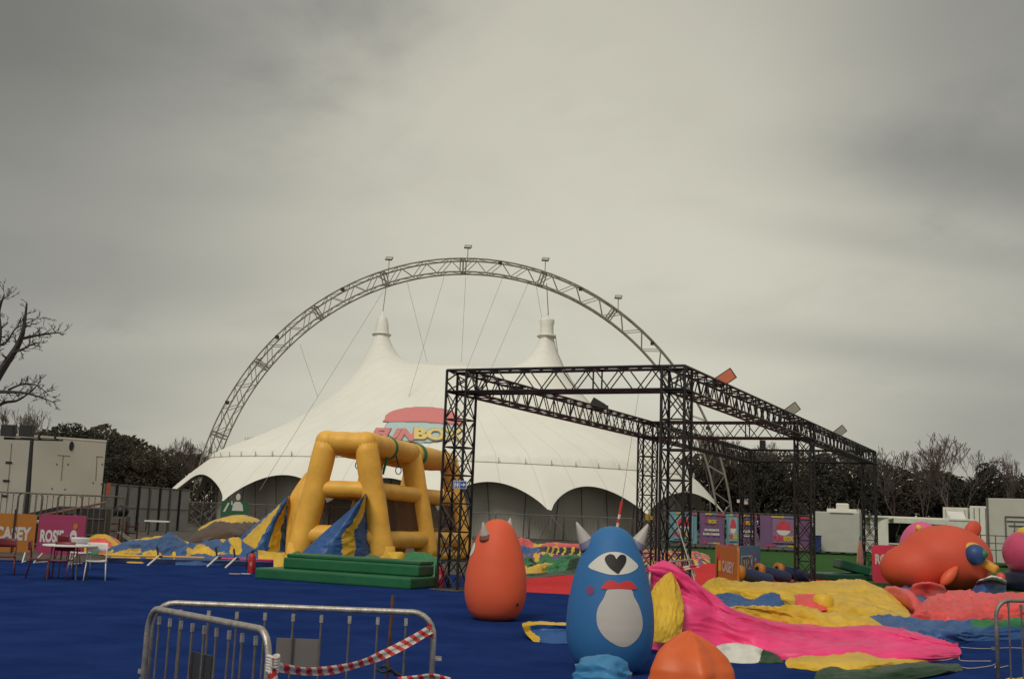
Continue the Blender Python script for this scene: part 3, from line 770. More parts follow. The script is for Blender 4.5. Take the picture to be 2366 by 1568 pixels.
bel = curvepoly([(1413, 1361), (1430, 1360), (1466, 1361), (1474, 1378), (1486, 1401), (1494, 1430), (1493, 1455), (1483, 1474), (1466, 1489), (1449, 1493), (1430, 1487), (1406, 1470), (1391, 1448), (1387, 1424), (1391, 1402), (1404, 1380)], 90)
egg_decal(eb, 'belly_patch', fx(bel), M_BELLY, gb, BH, BW, faz, .006)
egg_decal(eb, 'cheek', fx(ell(1372, 1364, 9.5, 10.5, 24)), M_CHEEK, gb, BH, BW, faz, .006)
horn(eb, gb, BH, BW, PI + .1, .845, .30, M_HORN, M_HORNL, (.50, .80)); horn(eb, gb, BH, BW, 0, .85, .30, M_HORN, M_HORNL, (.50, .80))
go = G(1142, 1432); OH, OW = 1.71, 1.07
eo = egg('inflatable_egg', 'orange egg monster seen from behind, with two small pale horns', go, OH, OW, M_EGGO, 0)
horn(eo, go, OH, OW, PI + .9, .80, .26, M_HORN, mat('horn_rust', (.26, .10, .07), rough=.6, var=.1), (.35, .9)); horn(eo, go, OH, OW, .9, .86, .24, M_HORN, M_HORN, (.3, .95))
b = MB(); q = go + Vector((math.cos(-PI / 2 + .85) * .5, math.sin(-PI / 2 + .85) * .5, .30)); b.lathe([(.03, 0), (.028, .02), (.012, .022)], 14, q, axis=(math.cos(-PI / 2 + .85), math.sin(-PI / 2 + .85), 0)); b.build('air_valve', M_DARK, eo)
egg_decal(eo, 'eye', ell(0, 1.18, .12, .12, 24), M_EYEW, go, OH, OW, PI + .22, .008)

# ------------------------------------------------------------------ yellow inflatable tower
def on_depth(px, py, Y): return P(px, py, Y)
YT = 37.5
tw = thing('inflatable_tower', 'tall amber-yellow inflatable climbing tower of fat tubes with brown mesh sides', 'inflatable', G(790, 1280))
TR = .405
bay = Vector((1.25, 3.7, 0))
def fpt(px, py): return P(px, py, YT)
TL, TRt = fpt(755, 1022), fpt(845, 1022); BLf, BRt = fpt(690, 1283), fpt(885, 1285)
for q in (TL, TRt): q.z = (TL.z + TRt.z) / 2
BLf.z = BRt.z = .1
def lerp(a, b, t): return a + (b - a) * t
def fat(a, b, r, name='tube', taper=0, n=20, over=.0):
    b_ = MB(); pts_ = [lerp(a, b, t) for t in np.linspace(0, 1, 14)]
    b_.path(pts_, [r * (1 + .018 * math.sin(i * 1.3) - taper * (i / 13)) for i in range(14)], n)
    return b_.build(name, M_AMBER, tw, smooth=True)
def elbow(p, r):
    b_ = MB(); b_.lathe([(max(.004, r * math.sin(PI * i / 12)), -r * math.cos(PI * i / 12)) for i in range(13)], 20, p); return b_.build('elbow', M_AMBER, tw, smooth=True)
def lower(v, dz): return v + Vector((0, 0, dz))
drop = (0, -.12, -.20)
for k_ in range(3):
    o = bay * k_
    tl, tr_, bl_, br_ = TL + o, TRt + o, BLf + o, BRt + o
    tl = lower(tl, drop[k_]); tr_ = lower(tr_, drop[k_])
    fat(bl_, tl, TR * 1.05, taper=.06); fat(br_, tr_, TR * 1.05, taper=.06); elbow(tl, TR * .985); elbow(tr_, TR * .985)
    fat(tl, tr_, TR * .90)
    if k_ != 1:
        fat(lerp(bl_, tl, .60), lerp(br_, tr_, .60), TR * .68); fat(lerp(bl_, tl, .20), lerp(br_, tr_, .20), TR * .9)
    if k_ < 2:
        for a, b_, A_, B_ in ((tl, bl_, TL, BLf), (tr_, br_, TRt, BRt)):
            a2 = lower(A_ + bay * (k_ + 1), drop[k_ + 1]); b2 = B_ + bay * (k_ + 1)
            fat(a, a2, TR * .98)
            fat(lerp(b_, a, .60), lerp(b2, a2, .60), TR * .72); fat(lerp(b_, a, .18), lerp(b2, a2, .18), TR * .75)
            fat(lerp(b_, a, .02), lerp(b2, a2, .02), TR * .5)
# see-through brown mesh between the tubes
mm = bpy.data.materials.new('brown_mesh'); mm.use_nodes = True; t_ = mm.node_tree; pb_ = t_.nodes['Principled BSDF']
pb_.inputs['Base Color'].default_value = (.085, .042, .022, 1); pb_.inputs['Roughness'].default_value = .9
tp = t_.nodes.new('ShaderNodeBsdfTransparent'); mxs = t_.nodes.new('ShaderNodeMixShader'); mxs.inputs[0].default_value = .80
nz_ = t_.nodes.new('ShaderNodeTexNoise'); nz_.inputs['Scale'].default_value = 40
mr_ = t_.nodes.new('ShaderNodeMapRange'); t_.links.new(nz_.outputs['Fac'], mr_.inputs[0]); mr_.inputs[3].default_value = .70; mr_.inputs[4].default_value = .92
t_.links.new(mr_.outputs[0], mxs.inputs[0])
t_.links.new(tp.outputs[0], mxs.inputs[1]); t_.links.new(pb_.outputs[0], mxs.inputs[2]); t_.links.new(mxs.outputs[0], t_.nodes['Material Output'].inputs[0])
def quad(name, a, b, c, d, m, par, n=8, bulge=.06):
    B = MB()
    for i in range(n + 1):
        for j in range(n + 1):
            u_, v_ = i / n, j / n; p = lerp(lerp(a, b, u_), lerp(d, c, u_), v_)
            p = p + Vector((0, bulge * math.sin(PI * u_) * math.sin(PI * v_), 0)); B.v.append(tuple(p))
    for i in range(n):
        for j in range(n): B.f.append((i * (n + 1) + j, (i + 1) * (n + 1) + j, (i + 1) * (n + 1) + j + 1, i * (n + 1) + j + 1)); B.m.append(0)
    return B.build(name, m, par, smooth=True)
for k_ in range(2):
    for A_, B_ in ((TL, BLf), (TRt, BRt)):
        a0, a1 = A_ + bay * k_, A_ + bay * (k_ + 1); b0, b1 = B_ + bay * k_, B_ + bay * (k_ + 1)
        quad('mesh_panel', lerp(b0, a0, .2), lerp(b1, a1, .2), lerp(b1, a1, .6), lerp(b0, a0, .6), mm, tw)
for k_, sw in ((0, .45), (1, .10)):
    a = lerp(lower(TRt + bay * k_, drop[k_]), lower(TRt + bay * (k_ + 1), drop[k_ + 1]), sw if k_ == 0 else .12); d_ = bay.normalized()
    B = MB(); B.lathe([(TR * 1.0, -.09), (TR * 1.06, -.07), (TR * 1.06, .07), (TR * 1.0, .09)] if k_ == 0 else [(TR, -.12), (TR * 1.12, -.1), (TR * 1.12, .1), (TR, .12)], 24, a, axis=d_)
    B.build('green_band', M_GREEN, tw, smooth=True)
    if k_ == 0:
        B = MB(); B.path([a + Vector((.1, -.3, -.15)), a + Vector((.06, -.36, -.4)), a + Vector((-.02, -.33, -.72)), a + Vector((-.06, -.3, -.95))], [.06, .055, .05, .04], 6); B.build('hanging_strap', M_GREEN, tw, smooth=True)
for px_, py0, py1 in ((822, 1042, 1066), (868, 1042, 1078), (915, 1052, 1078)):
    p0, p1 = P(px_, py0, YT + .6), P(px_ + 6, py1, YT + .6); B = MB(); B.tube(p0, p1, .06 if px_ == 822 else .03, 6)
    B.path([p1 + Vector((.1 * math.cos(t), 0, -.12 + .14 * math.sin(t))) for t in np.linspace(0, 2 * PI, 10)[:-1]], .018, 5, closed=True); B.build('hanging_strap', M_BLACK, tw)
# the dark hanging thing behind the mesh
B = MB(); p = lerp(BRt + bay * .5, TRt + bay * .5, .22) + Vector((-.5, .3, 0)); B.lathe([(.02, 0), (.26, .02), (.28, .5), (.18, .95), (.11, 1.1), (.13, 1.3), (.03, 1.45)], 16, p)
B.build('hanging_bag', M_BLACK, tw, smooth=True)
# loose foot skirts of the tower's legs
for (q, sx) in ((BLf, 1), (BRt, 1)):
    B = MB(); B.lathe([(.52, 0), (.47, .08), (.43, .3), (.385, .62)], 20, (q.x, q.y, 0)); B.build('leg_skirt', M_AMBER, tw, smooth=True)

# ------------------------------------------------------------------ slack striped cloth by the tower
def stripes(n, w1=.5, sl=.0, wob=.05, sd=0):
    def f_(u_, v_): return 1 if ((u_ + sl * v_ + wob * nz(u_ * 4, v_ * 4, sd)) * n) % 1 < w1 else 0
    return f_
dl = thing('striped_slide_cover', 'slack blue and yellow striped cover hanging from the tower\'s left leg to the ground', 'slide cover', G(600, 1280))
sheet('leg_flap', [[(658, 1284), (678, 1286), (702, 1287)], [(662, 1222, 37.0), (682, 1216, 36.75), (708, 1206, 36.9)], [(669, 1150, 37.15), (690, 1136, 36.95), (716, 1120, 37.1)], [(706, 1092, 37.3), (716, 1086, 37.2), (726, 1078, 37.25)]], 24, 40, [M_AMBER], tw, fold=.06, freq=(3, 1), seed=15)
sheet('cover_cloth', [[(500, 1272), (570, 1282), (630, 1284), (668, 1283)], [(556, 1236, 36.6), (600, 1230, 36.3), (640, 1226, 36.3), (669, 1222, 36.7)],
      [(608, 1196, 36.8), (632, 1188, 36.6), (654, 1183, 36.6), (670, 1182, 36.9)], [(655, 1158, 37.0), (661, 1151, 37.0), (667, 1147, 37.0), (672, 1145, 37.1)]],
      50, 50, [M_BLUE, M_YEL], dl, fold=.09, freq=(3, 1.2), seed=3, matf=lambda u_, v_: 1 if .20 < u_ + .06 * nz(u_ * 3, v_ * 3, 4) < .40 or .56 < u_ + .08 * nz(u_ * 3, v_ * 3, 8) < .80 else 0)
d2 = thing('striped_slide_cover', 'slack blue and yellow striped cover peaked against the tower\'s right front leg', 'slide cover', G(800, 1290))
sheet('cover_cloth', [[(672, 1300), (745, 1304), (815, 1304), (872, 1302)], [(708, 1266, 35.2), (766, 1258, 34.7), (826, 1254, 34.7), (869, 1268, 35.3)],
      [(756, 1222, 35.8), (796, 1210, 35.2), (838, 1203, 35.2), (865, 1228, 35.8)], [(838, 1150, 36.6), (842, 1143, 36.4), (847, 1140, 36.4), (853, 1166, 36.6)]],
      50, 60, [M_BLUE, M_YEL], d2, fold=.08, freq=(3, 1.5), seed=8, matf=lambda u_, v_: 1 if .50 < u_ + .10 * nz(u_ * 3, v_ * 3, 1) + .06 * v_ < .66 or (.78 < u_ - .2 * v_ + .1 * nz(u_ * 4, v_ * 4, 6) < .93) else 0)
# green padded steps
st = thing('padded_steps', 'long green padded two-step block in front of the yellow tower', 'steps', G(800, 1350))
ga, gb2, gc = G(587, 1336), G(905, 1359), G(990, 1354)
sx_ = (gb2 - ga).normalized(); sy_ = Vector((-sx_.y, sx_.x, 0)); ln = (gb2 - ga).length
def soft(B, name, m, par, wd=.04):
    ob = B.build(name, m, par); bevel(ob, wd, 3); 
    for p_ in ob.data.polygons: p_.use_smooth = False
    return ob
M_STEP = vinyl('step_green', (.018, .12, .05), var=.15, bump=.2, bscale=5, rough=.4)
ang = math.atan2(sx_.y, sx_.x)
B = MB(); B.box(ga + sx_ * (ln / 2 + .25) + sy_ * .65 + UPV * .135, (ln + .5, 1.3, .27), ang); soft(B, 'lower_step', M_STEP, st, .05)
B = MB(); B.box(ga + sx_ * (ln / 2 + .42) + sy_ * .92 + UPV * .405, (ln - .05, .78, .27), ang); soft(B, 'middle_step', M_STEP, st, .05)
B = MB(); B.box(ga + sx_ * (ln / 2 + .42) + sy_ * .98 + UPV * .585, (ln - .09, .68, .09), ang); soft(B, 'top_mat', M_STEP, st, .03)
# fire extinguishers
def extinguisher(px, py, h, lab):
    p = G(px, py); e = thing('fire_extinguisher', lab, 'extinguisher', p, 'red fire extinguishers on the carpet')
    r = h * .16
    B = MB(); B.lathe([(r * .9, 0), (r, .02), (r, h * .72), (r * .85, h * .80), (r * .4, h * .86), (r * .3, h * .90)], 20, p); B.build('cylinder', M_RPAINT, e, smooth=True)
    B = MB(); B.lathe([(r * .35, h * .88), (r * .38, h * .95), (r * .2, h * .96)], 12, p); B.box(p + Vector((.04, -.02, h * .97)), (.13, .025, .02)); B.box(p + Vector((.05, -.02, h * 1.0)), (.12, .02, .015), 0); B.build('valve', M_DARK, e)
    B = MB(); B.path([p + Vector((-.02, -.03, h * .93)), p + Vector((-r * 1.3, -.06, h * .85)), p + Vector((-r * 1.25, -.05, h * .5)), p + Vector((-r * 1.15, -.05, h * .2))], .014, 6); B.build('hose', M_DARK, e, smooth=True)
    B = MB(); B.box(p + Vector((0, -r - .002, h * .42)), (r * .6, .006, h * .16)); B.build('printed_label', mat('label_rose', (.45, .22, .20)), e)
extinguisher(580, 1325, .62, 'red fire extinguisher standing left of the green padded steps')
extinguisher(1017, 1357, .62, 'red fire extinguisher at the foot of the near left truss post')

# ------------------------------------------------------------------ heaps of deflated cloth
def vstripe(ax, per, duty, sd, a=1, b=0, amp=.5):
    def f_(x, y, z): return a if ((x * ax[0] + y * ax[1] + amp * nz(x * .7, y * .7, sd)) / per) % 1 < duty else b
    return f_
hp = thing('deflated_inflatable', 'long slack heap of blue and yellow deflated vinyl on the carpet edge', 'deflated inflatable', G(430, 1290))
YB_ = [M_BLUE, M_YEL]
drape('slack_vinyl', [(245, 1290, 1268), (300, 1284, 1252), (350, 1282, 1246), (400, 1280, 1242), (450, 1282, 1252), (510, 1280, 1243), (560, 1280, 1250), (620, 1284, 1256), (655, 1288, 1270)], 1.6, 110, 34, YB_, hp, fold=.16, freq=(5, 1.5), seed=3, matf=lambda u_, v_: 1 if nz(u_ * 9 + 3, v_ * 2.2, 5) > .10 else 0)
drape('slack_vinyl', [(256, 1298, 1270), (290, 1297, 1256), (330, 1294, 1251), (365, 1292, 1242), (392, 1290, 1231), (420, 1290, 1248), (440, 1292, 1266)], 1.5, 90, 40, YB_, hp, fold=.12, freq=(3, 2), seed=4, matf=lambda u_, v_: 1 if (u_ < .22 + .1 * math.sin(v_ * 5) and v_ < .42) or nz(u_ * 5, v_ * 3, 2) > .34 else 0)
drape('slack_vinyl', [(292, 1300, 1284), (330, 1301, 1274), (352, 1300, 1270), (375, 1301, 1282), (400, 1302, 1286)], .8, 50, 24, YB_, hp, fold=.09, freq=(2, 1.5), seed=5, matf=lambda u_, v_: 1 if nz(u_ * 4, v_ * 2, 3) > -.08 else 0)
drape('slack_vinyl', [(398, 1298, 1276), (425, 1297, 1264), (450, 1296, 1270), (478, 1297, 1262), (500, 1298, 1276), (530, 1298, 1272)], 1.0, 70, 28, YB_, hp, fold=.10, freq=(3, 1.5), seed=6, matf=lambda u_, v_: 1 if nz(u_ * 3.4, v_ * 1.5, 7) > -.16 else 0)
drape('slack_vinyl', [(405, 1304, 1290), (450, 1305, 1279), (490, 1305, 1283), (530, 1305, 1278), (570, 1305, 1285), (600, 1304, 1292)], .8, 70, 22, YB_, hp, fold=.08, freq=(4, 1.5), seed=7, matf=lambda u_, v_: 1 if v_ > .62 and nz(u_ * 6, 0, 1) > 0 else 0)
drape('slack_vinyl', [(505, 1290, 1262), (525, 1290, 1243), (548, 1290, 1242), (570, 1292, 1258), (600, 1294, 1268), (650, 1296, 1276)], 1.2, 70, 28, YB_, hp, fold=.09, freq=(3, 1.5), seed=8, matf=lambda u_, v_: 1 if .24 < u_ + .06 * nz(v_ * 4, u_ * 3) < .48 or u_ > .78 else 0)
h2 = thing('deflated_inflatable', 'small deflated heap striped yellow and coral behind the white chair', 'deflated inflatable', G(235, 1276))
pile('slack_vinyl', [(186, 1280), (250, 1282), (290, 1280), (300, 1262), (240, 1256), (184, 1262)], [(200, 1227, 40, .8), (235, 1236, 40, .8), (270, 1243, 40, .6)], .09, [M_YEL, M_CORAL, M_GREEN], h2, fold=.09, fscale=1.3, seed=12,
     matf=lambda x, y, z: 2 if nz(x * .5 + 3, y * .5, 1) > .33 else (1 if ((x * .5 + y * .9 + .4 * nz(x, y, 4)) / .8) % 1 < .4 else 0))
h3 = thing('deflated_inflatable', 'dark brown deflated mound with a yellow band over its top', 'deflated inflatable', G(520, 1262))
ctop = [(430, 1252, 47), (470, 1215, 47), (510, 1195, 47), (560, 1189, 48), (605, 1205, 48), (650, 1225, 48)]
sheet('slack_vinyl', [[(405, 1268), (450, 1272), (510, 1274), (560, 1274), (610, 1270), (655, 1264)], [(425, 1258, 43), (468, 1238, 42.5), (512, 1225, 42), (558, 1226, 42.5), (606, 1236, 43), (650, 1243, 43.5)],
      ctop, [(440, 1250), (480, 1249), (520, 1248), (560, 1248), (605, 1249), (650, 1250)]], 60, 50, [M_BROWN, M_YEL], h3, fold=.10, freq=(2.5, 1.2), seed=21,
      matf=lambda u_, v_: 1 if abs(v_ - (.57 + .05 * math.sin(u_ * 9)) + .05 * nz(u_ * 5, v_ * 5, 2)) < .062 and .16 < u_ < .82 else 0)
h4 = thing('deflated_inflatable', 'rumpled green cloth with yellow lumps behind the green padded steps', 'deflated inflatable', G(850, 1320))
drape('slack_vinyl', [(632, 1312, 1286), (650, 1312, 1274), (668, 1313, 1284), (685, 1314, 1276), (710, 1316, 1288), (760, 1320, 1280), (810, 1325, 1292), (850, 1330, 1284), (880, 1332, 1290), (925, 1334, 1290), (955, 1335, 1276), (985, 1337, 1278), (1010, 1339, 1290), (1028, 1340, 1312)], 1.2, 150, 34, [M_GREEN, M_YEL], h4, fold=.10, freq=(6, 2), seed=31, matf=lambda u_, v_: 1 if (u_ < .17 or .62 < u_ < .70) else 0)
B = MB(); q = G(908, 1334) + Vector((0, .4, .3)); B.lathe([(max(.01, float(r_)), float(z_)) for r_, z_ in catmull([(.02, 0), (.26, .02), (.28, .2), (.2, .36), (.02, .40)], 20)], 30, q); ob = B.build('yellow_lump', M_YEL, h4, smooth=True)
for v in ob.data.vertices: v.co += Vector((nz(v.co.x * 4, v.co.y * 4, v.co.z * 4), 0, nz(v.co.x * 4 + 5, v.co.y * 4, v.co.z * 4))) * .07
h5 = thing('deflated_inflatable', 'multicoloured deflated heap between the orange and blue eggs, green in front', 'deflated inflatable', G(1270, 1325))
drape('red_fold', [(1085, 1278, 1262), (1190, 1276, 1247), (1215, 1275, 1245), (1245, 1276, 1255), (1290, 1276, 1256), (1350, 1274, 1256)], 2.0, 80, 26, [M_CORAL, M_YEL], h5, fold=.14, freq=(4, 1.5), seed=41, matf=lambda u_, v_: 1 if nz(u_ * 6 + 1, v_ * 2, 3) > .22 else 0)
drape('blue_black_fold', [(1090, 1292, 1274), (1195, 1290, 1263), (1230, 1290, 1266), (1262, 1290, 1262), (1300, 1289, 1264), (1350, 1288, 1268)], 1.4, 120, 24, [M_BLUE, M_BLACK, M_YEL], h5, fold=.12, freq=(5, 1.5), seed=42, matf=lambda u_, v_: (0 if u_ < .50 else (2 if (u_ * 15 + .4 * nz(v_ * 3, 1)) % 1 < .36 else 1)) if not .50 < u_ < .57 else 1)
drape('purple_fold', [(1100, 1302, 1288), (1200, 1302, 1280), (1240, 1301, 1276), (1280, 1301, 1281), (1350, 1300, 1284)], 1.0, 70, 22, [M_PURPLE, M_YEL], h5, fold=.10, freq=(4, 1.5), seed=43, matf=lambda u_, v_: 1 if nz(u_ * 9, v_ * 3, 4) > .20 else 0)
drape('yellow_fold', [(1085, 1322, 1306), (1200, 1324, 1306), (1222, 1325, 1310), (1250, 1324, 1304), (1285, 1321, 1302), (1350, 1318, 1306)], .9, 70, 22, [M_YEL], h5, fold=.10, freq=(4, 1.5), seed=45)
drape('green_fold', [(1180, 1311, 1300), (1205, 1313, 1290), (1222, 1314, 1286), (1240, 1310, 1296), (1262, 1308, 1276), (1280, 1310, 1290), (1305, 1312, 1284), (1330, 1316, 1282), (1352, 1316, 1290)], 1.0, 100, 30, [M_GREEN], h5, fold=.12, freq=(4, 2), seed=46)
drape('green_fold', [(1262, 1326, 1308), (1290, 1325, 1300), (1320, 1324, 1292), (1350, 1322, 1290)], .7, 50, 24, [M_GREEN, M_DGREEN], h5, fold=.10, freq=(3, 1.5), seed=47, matf=lambda u_, v_: 1 if u_ > .5 + .2 * v_ else 0)
drape('edge_fold', [(1085, 1342, 1330), (1195, 1337, 1326), (1270, 1331, 1322), (1350, 1325, 1316)], .5, 60, 14, [M_DGREEN], h5, fold=.05, freq=(4, 1), seed=48)
h6 = thing('deflated_inflatable', 'red, purple and yellow deflated heap at the foot of the middle left post', 'deflated inflatable', G(1520, 1304))
pile('slack_vinyl', [(1470, 1312), (1560, 1310), (1640, 1302), (1640, 1284), (1560, 1278), (1470, 1276)], [(1490, 1262, 38, .8), (1520, 1275, 36, .5), (1570, 1284, 36, .6), (1610, 1285, 36, .6)], .10, [M_CORAL, M_PURPLE, M_YEL, M_BLACK], h6, fold=.16, fscale=.9, seed=55,
     matf=lambda x, y, z: int(min(3, max(0, 1.6 + 4.5 * nz(x * .9, y * .9, 8)))))
h7 = thing('deflated_inflatable', 'small folded blue and yellow vinyl lying left of the blue egg', 'deflated inflatable', G(1260, 1475))
sheet('slack_vinyl', [[(1232, 1480), (1262, 1484), (1300, 1486), (1350, 1486)], [(1214, 1462, 15.6), (1255, 1455, 15.5), (1300, 1455, 15.5), (1350, 1455, 15.5)], [(1206, 1440, 16.4), (1240, 1436, 16.2), (1295, 1438, 16.2), (1350, 1438, 16.2)], [(1215, 1449), (1250, 1446), (1290, 1444), (1350, 1444)]], 40, 34,
      [M_BLUE, M_YEL], h7, fold=.035, freq=(2, 2), seed=61, matf=lambda u_, v_: 1 if v_ > .52 or u_ < .18 + .08 * nz(v_ * 4, 1) else 0)

# pink and yellow deflated slide in the foreground
hk = thing('deflated_inflatable', 'big deflated hot-pink inflatable with a raised yellow end, draped behind the blue egg', 'deflated inflatable', G(1700, 1500))
sheet('pink_panel', [[(1506, 1498), (1570, 1508), (1650, 1506), (1720, 1510), (1810, 1522), (1900, 1528), (2000, 1531), (2120, 1531), (2212, 1518)],
      [(1514, 1440, 15.35), (1580, 1455, 15.3), (1650, 1465, 15.0), (1720, 1490, 14.7), (1800, 1503, 14.9), (1900, 1503, 15.2), (2010, 1500, 15.4), (2125, 1503, 15.4), (2222, 1506, 15.3)],
      [(1500, 1352, 15.8), (1590, 1380, 15.8), (1650, 1410, 15.7), (1720, 1445, 15.8), (1800, 1468, 16.2), (1900, 1474, 16.6), (2010, 1474, 16.8), (2110, 1482, 16.6), (2215, 1494, 15.9)],
      [(1500, 1312, 16.2), (1545, 1306, 16.2), (1620, 1352, 16.3), (1690, 1405, 16.4), (1790, 1442, 17.0), (1900, 1452, 17.6), (2010, 1450, 17.8), (2090, 1462, 17.2), (2205, 1488, 16.3)],
      [(1515, 1440), (1580, 1440), (1650, 1438), (1720, 1436), (1800, 1436), (1900, 1438), (2010, 1440), (2090, 1450), (2190, 1480)]],
      190, 90, [M_PINK], hk, fold=.085, freq=(2.6, 3.2), seed=71, crease=.5)
sheet('yellow_end_panel', [[(1500, 1482, 14.98), (1530, 1484, 14.9), (1556, 1480, 14.9), (1574, 1470, 15.0)], [(1495, 1440, 15.15), (1528, 1440, 14.95), (1560, 1436, 15.0), (1578, 1428, 15.2)],
      [(1497, 1395, 15.4), (1528, 1388, 15.2), (1560, 1384, 15.2), (1577, 1386, 15.45)], [(1508, 1360, 15.65), (1530, 1347, 15.5), (1553, 1342, 15.5), (1570, 1352, 15.65)], [(1530, 1334, 15.8), (1540, 1325, 15.75), (1550, 1320, 15.75), (1558, 1332, 15.8)]],
      50, 60, [M_YEL], hk, fold=.05, freq=(3, 1.4), seed=77)
drape('pink_fold', [(2050, 1496, 1466), (2082, 1492, 1453), (2110, 1492, 1460), (2150, 1499, 1473), (2185, 1507, 1488), (2214, 1513, 1509)], .8, 80, 34, [M_PINK], hk, fold=.09, freq=(4, 2.5), seed=153)
sheet('yellow_front_panel', [[(1818, 1540), (1880, 1549), (1960, 1560), (2020, 1548), (2140, 1530)], [(1815, 1524, 14.4), (1885, 1527, 14.2), (1965, 1530, 14.1), (2040, 1527, 14.2), (2150, 1524, 14.3)], [(1835, 1514), (1900, 1512), (1980, 1508), (2060, 1509), (2155, 1517)]],
      60, 26, [M_YEL], hk, fold=.07, freq=(3, 1), seed=79)
sheet('dark_green_panel', [[(1880, 1566), (1980, 1580), (2090, 1572), (2190, 1556), (2225, 1546)], [(1890, 1550, 13.5), (1985, 1546, 13.4), (2080, 1540, 13.5), (2185, 1543, 13.7), (2222, 1542, 13.9)], [(1910, 1542), (1990, 1536), (2080, 1530), (2180, 1532), (2218, 1540)]], 50, 22, [M_DGREEN], hk, fold=.06, freq=(3, 1), seed=81)
sheet('white_panel', [[(1672, 1527), (1715, 1531), (1752, 1530), (1768, 1527)], [(1662, 1508, 13.6), (1705, 1502, 13.5), (1745, 1508, 13.5), (1772, 1518, 13.6)], [(1652, 1494, 14.0), (1690, 1484, 14.0), (1730, 1489, 14.0), (1764, 1500, 14.0)], [(1655, 1498), (1692, 1497), (1730, 1497), (1764, 1501)]], 30, 24, [M_WHITE], hk, fold=.03, freq=(2, 1), seed=83)
sheet('dark_green_panel', [[(1752, 1531), (1785, 1531), (1812, 1529)], [(1758, 1515, 13.5), (1785, 1516, 13.5), (1806, 1522, 13.6)], [(1765, 1498, 13.9), (1785, 1506, 13.9), (1800, 1514, 14.0)], [(1766, 1504), (1786, 1508), (1802, 1516)]], 16, 16, [M_DGREEN], hk, fold=.02, seed=85)
# big yellow, coral and blue one behind it
hy = thing('deflated_inflatable', 'wide deflated yellow inflatable spread behind the pink one, with blue strips', 'deflated inflatable', G(1850, 1440))
sheet('front_yellow_panel', [[(1660, 1424), (1740, 1444), (1840, 1462), (1940, 1474), (2050, 1470)], [(1680, 1408, 18.6), (1750, 1412, 18.3), (1850, 1434, 18.2), (1950, 1448, 18.3), (2046, 1452, 18.6)], [(1690, 1402, 19.6), (1760, 1400, 19.6), (1840, 1398, 19.6), (1940, 1414, 19.6), (2030, 1440, 19.6)], [(1700, 1412), (1770, 1412), (1850, 1414), (1940, 1424), (2020, 1440)]],
      90, 50, [M_YEL], hy, fold=.14, freq=(3, 1.6), seed=91)
drape('blue_panel', [(1622, 1394, 1386), (1655, 1400, 1373), (1690, 1405, 1369), (1735, 1409, 1386), (1768, 1410, 1373), (1800, 1411, 1372), (1845, 1412, 1399)], .8, 90, 34, [M_BLUE], hy, fold=.06, freq=(3, 1.5), seed=93)
drape('yellow_fold', [(1614, 1378, 1368), (1640, 1375, 1342), (1662, 1374, 1329), (1692, 1375, 1342), (1730, 1377, 1357), (1768, 1380, 1367)], 1.0, 80, 34, [M_YEL], hy, fold=.09, freq=(3, 2), seed=141)
drape('yellow_fold', [(1770, 1392, 1376), (1830, 1394, 1362), (1890, 1396, 1366), (1940, 1393, 1357), (1995, 1391, 1359), (2050, 1394, 1376)], 1.5, 110, 34, [M_YEL], hy, fold=.11, freq=(4, 2), seed=143)
drape('yellow_fold', [(1925, 1426, 1414), (1965, 1434, 1404), (2010, 1440, 1400), (2055, 1444, 1408), (2105, 1449, 1430)], 1.1, 80, 30, [M_YEL], hy, fold=.09, freq=(3, 2), seed=145)
drape('yellow_fold', [(1690, 1428, 1406), (1745, 1434, 1399), (1800, 1440, 1406), (1850, 1446, 1400), (1905, 1456, 1416), (1960, 1466, 1434)], 1.0, 90, 30, [M_YEL], hy, fold=.09, freq=(4, 2), seed=147)
sheet('back_yellow_panel', [[(1610, 1384), (1680, 1392), (1790, 1404), (1900, 1424), (2010, 1440), (2110, 1448)], [(1622, 1352, 24), (1690, 1366, 23.4), (1790, 1376, 22.8), (1900, 1404, 22), (2000, 1414, 21.6), (2105, 1424, 21.4)], [(1648, 1340, 25.8), (1700, 1362, 25.5), (1790, 1366, 25.4), (1900, 1378, 24.6), (2000, 1384, 24.4), (2095, 1406, 23.6)],
      [(1652, 1332, 27.5), (1715, 1352, 27.5), (1800, 1352, 27.5), (1900, 1352, 27.5), (1985, 1344, 27.5), (2060, 1368, 26.5)], [(1660, 1350), (1720, 1350), (1800, 1348), (1900, 1348), (1990, 1350), (2050, 1366)]], 130, 70, [M_YEL], hy, fold=.17, freq=(3.2, 2), seed=95)
sheet('coral_panel', [[(1836, 1399, 22.5), (1872, 1412, 22.1), (1912, 1408, 22.2)], [(1838, 1384, 22.8), (1880, 1388, 22.5), (1918, 1382, 22.6)], [(1834, 1374, 23.2), (1880, 1371, 23.1), (1910, 1369, 23.1)]], 24, 20, [M_CORAL], hy, fold=.06, freq=(1.5, 1), seed=97)
B = MB(); p = G(1902, 1424) + UPV * .1; B.lathe([(.02, .0), (.19, .0), (.21, .1), (.205, .26), (.15, .34), (.02, .36)], 18, p); B.build('yellow_stub', M_YEL, hy, smooth=True)
hc = thing('deflated_inflatable', 'wide deflated coral-red inflatable spread out in front of the orange bird', 'deflated inflatable', G(2240, 1440))
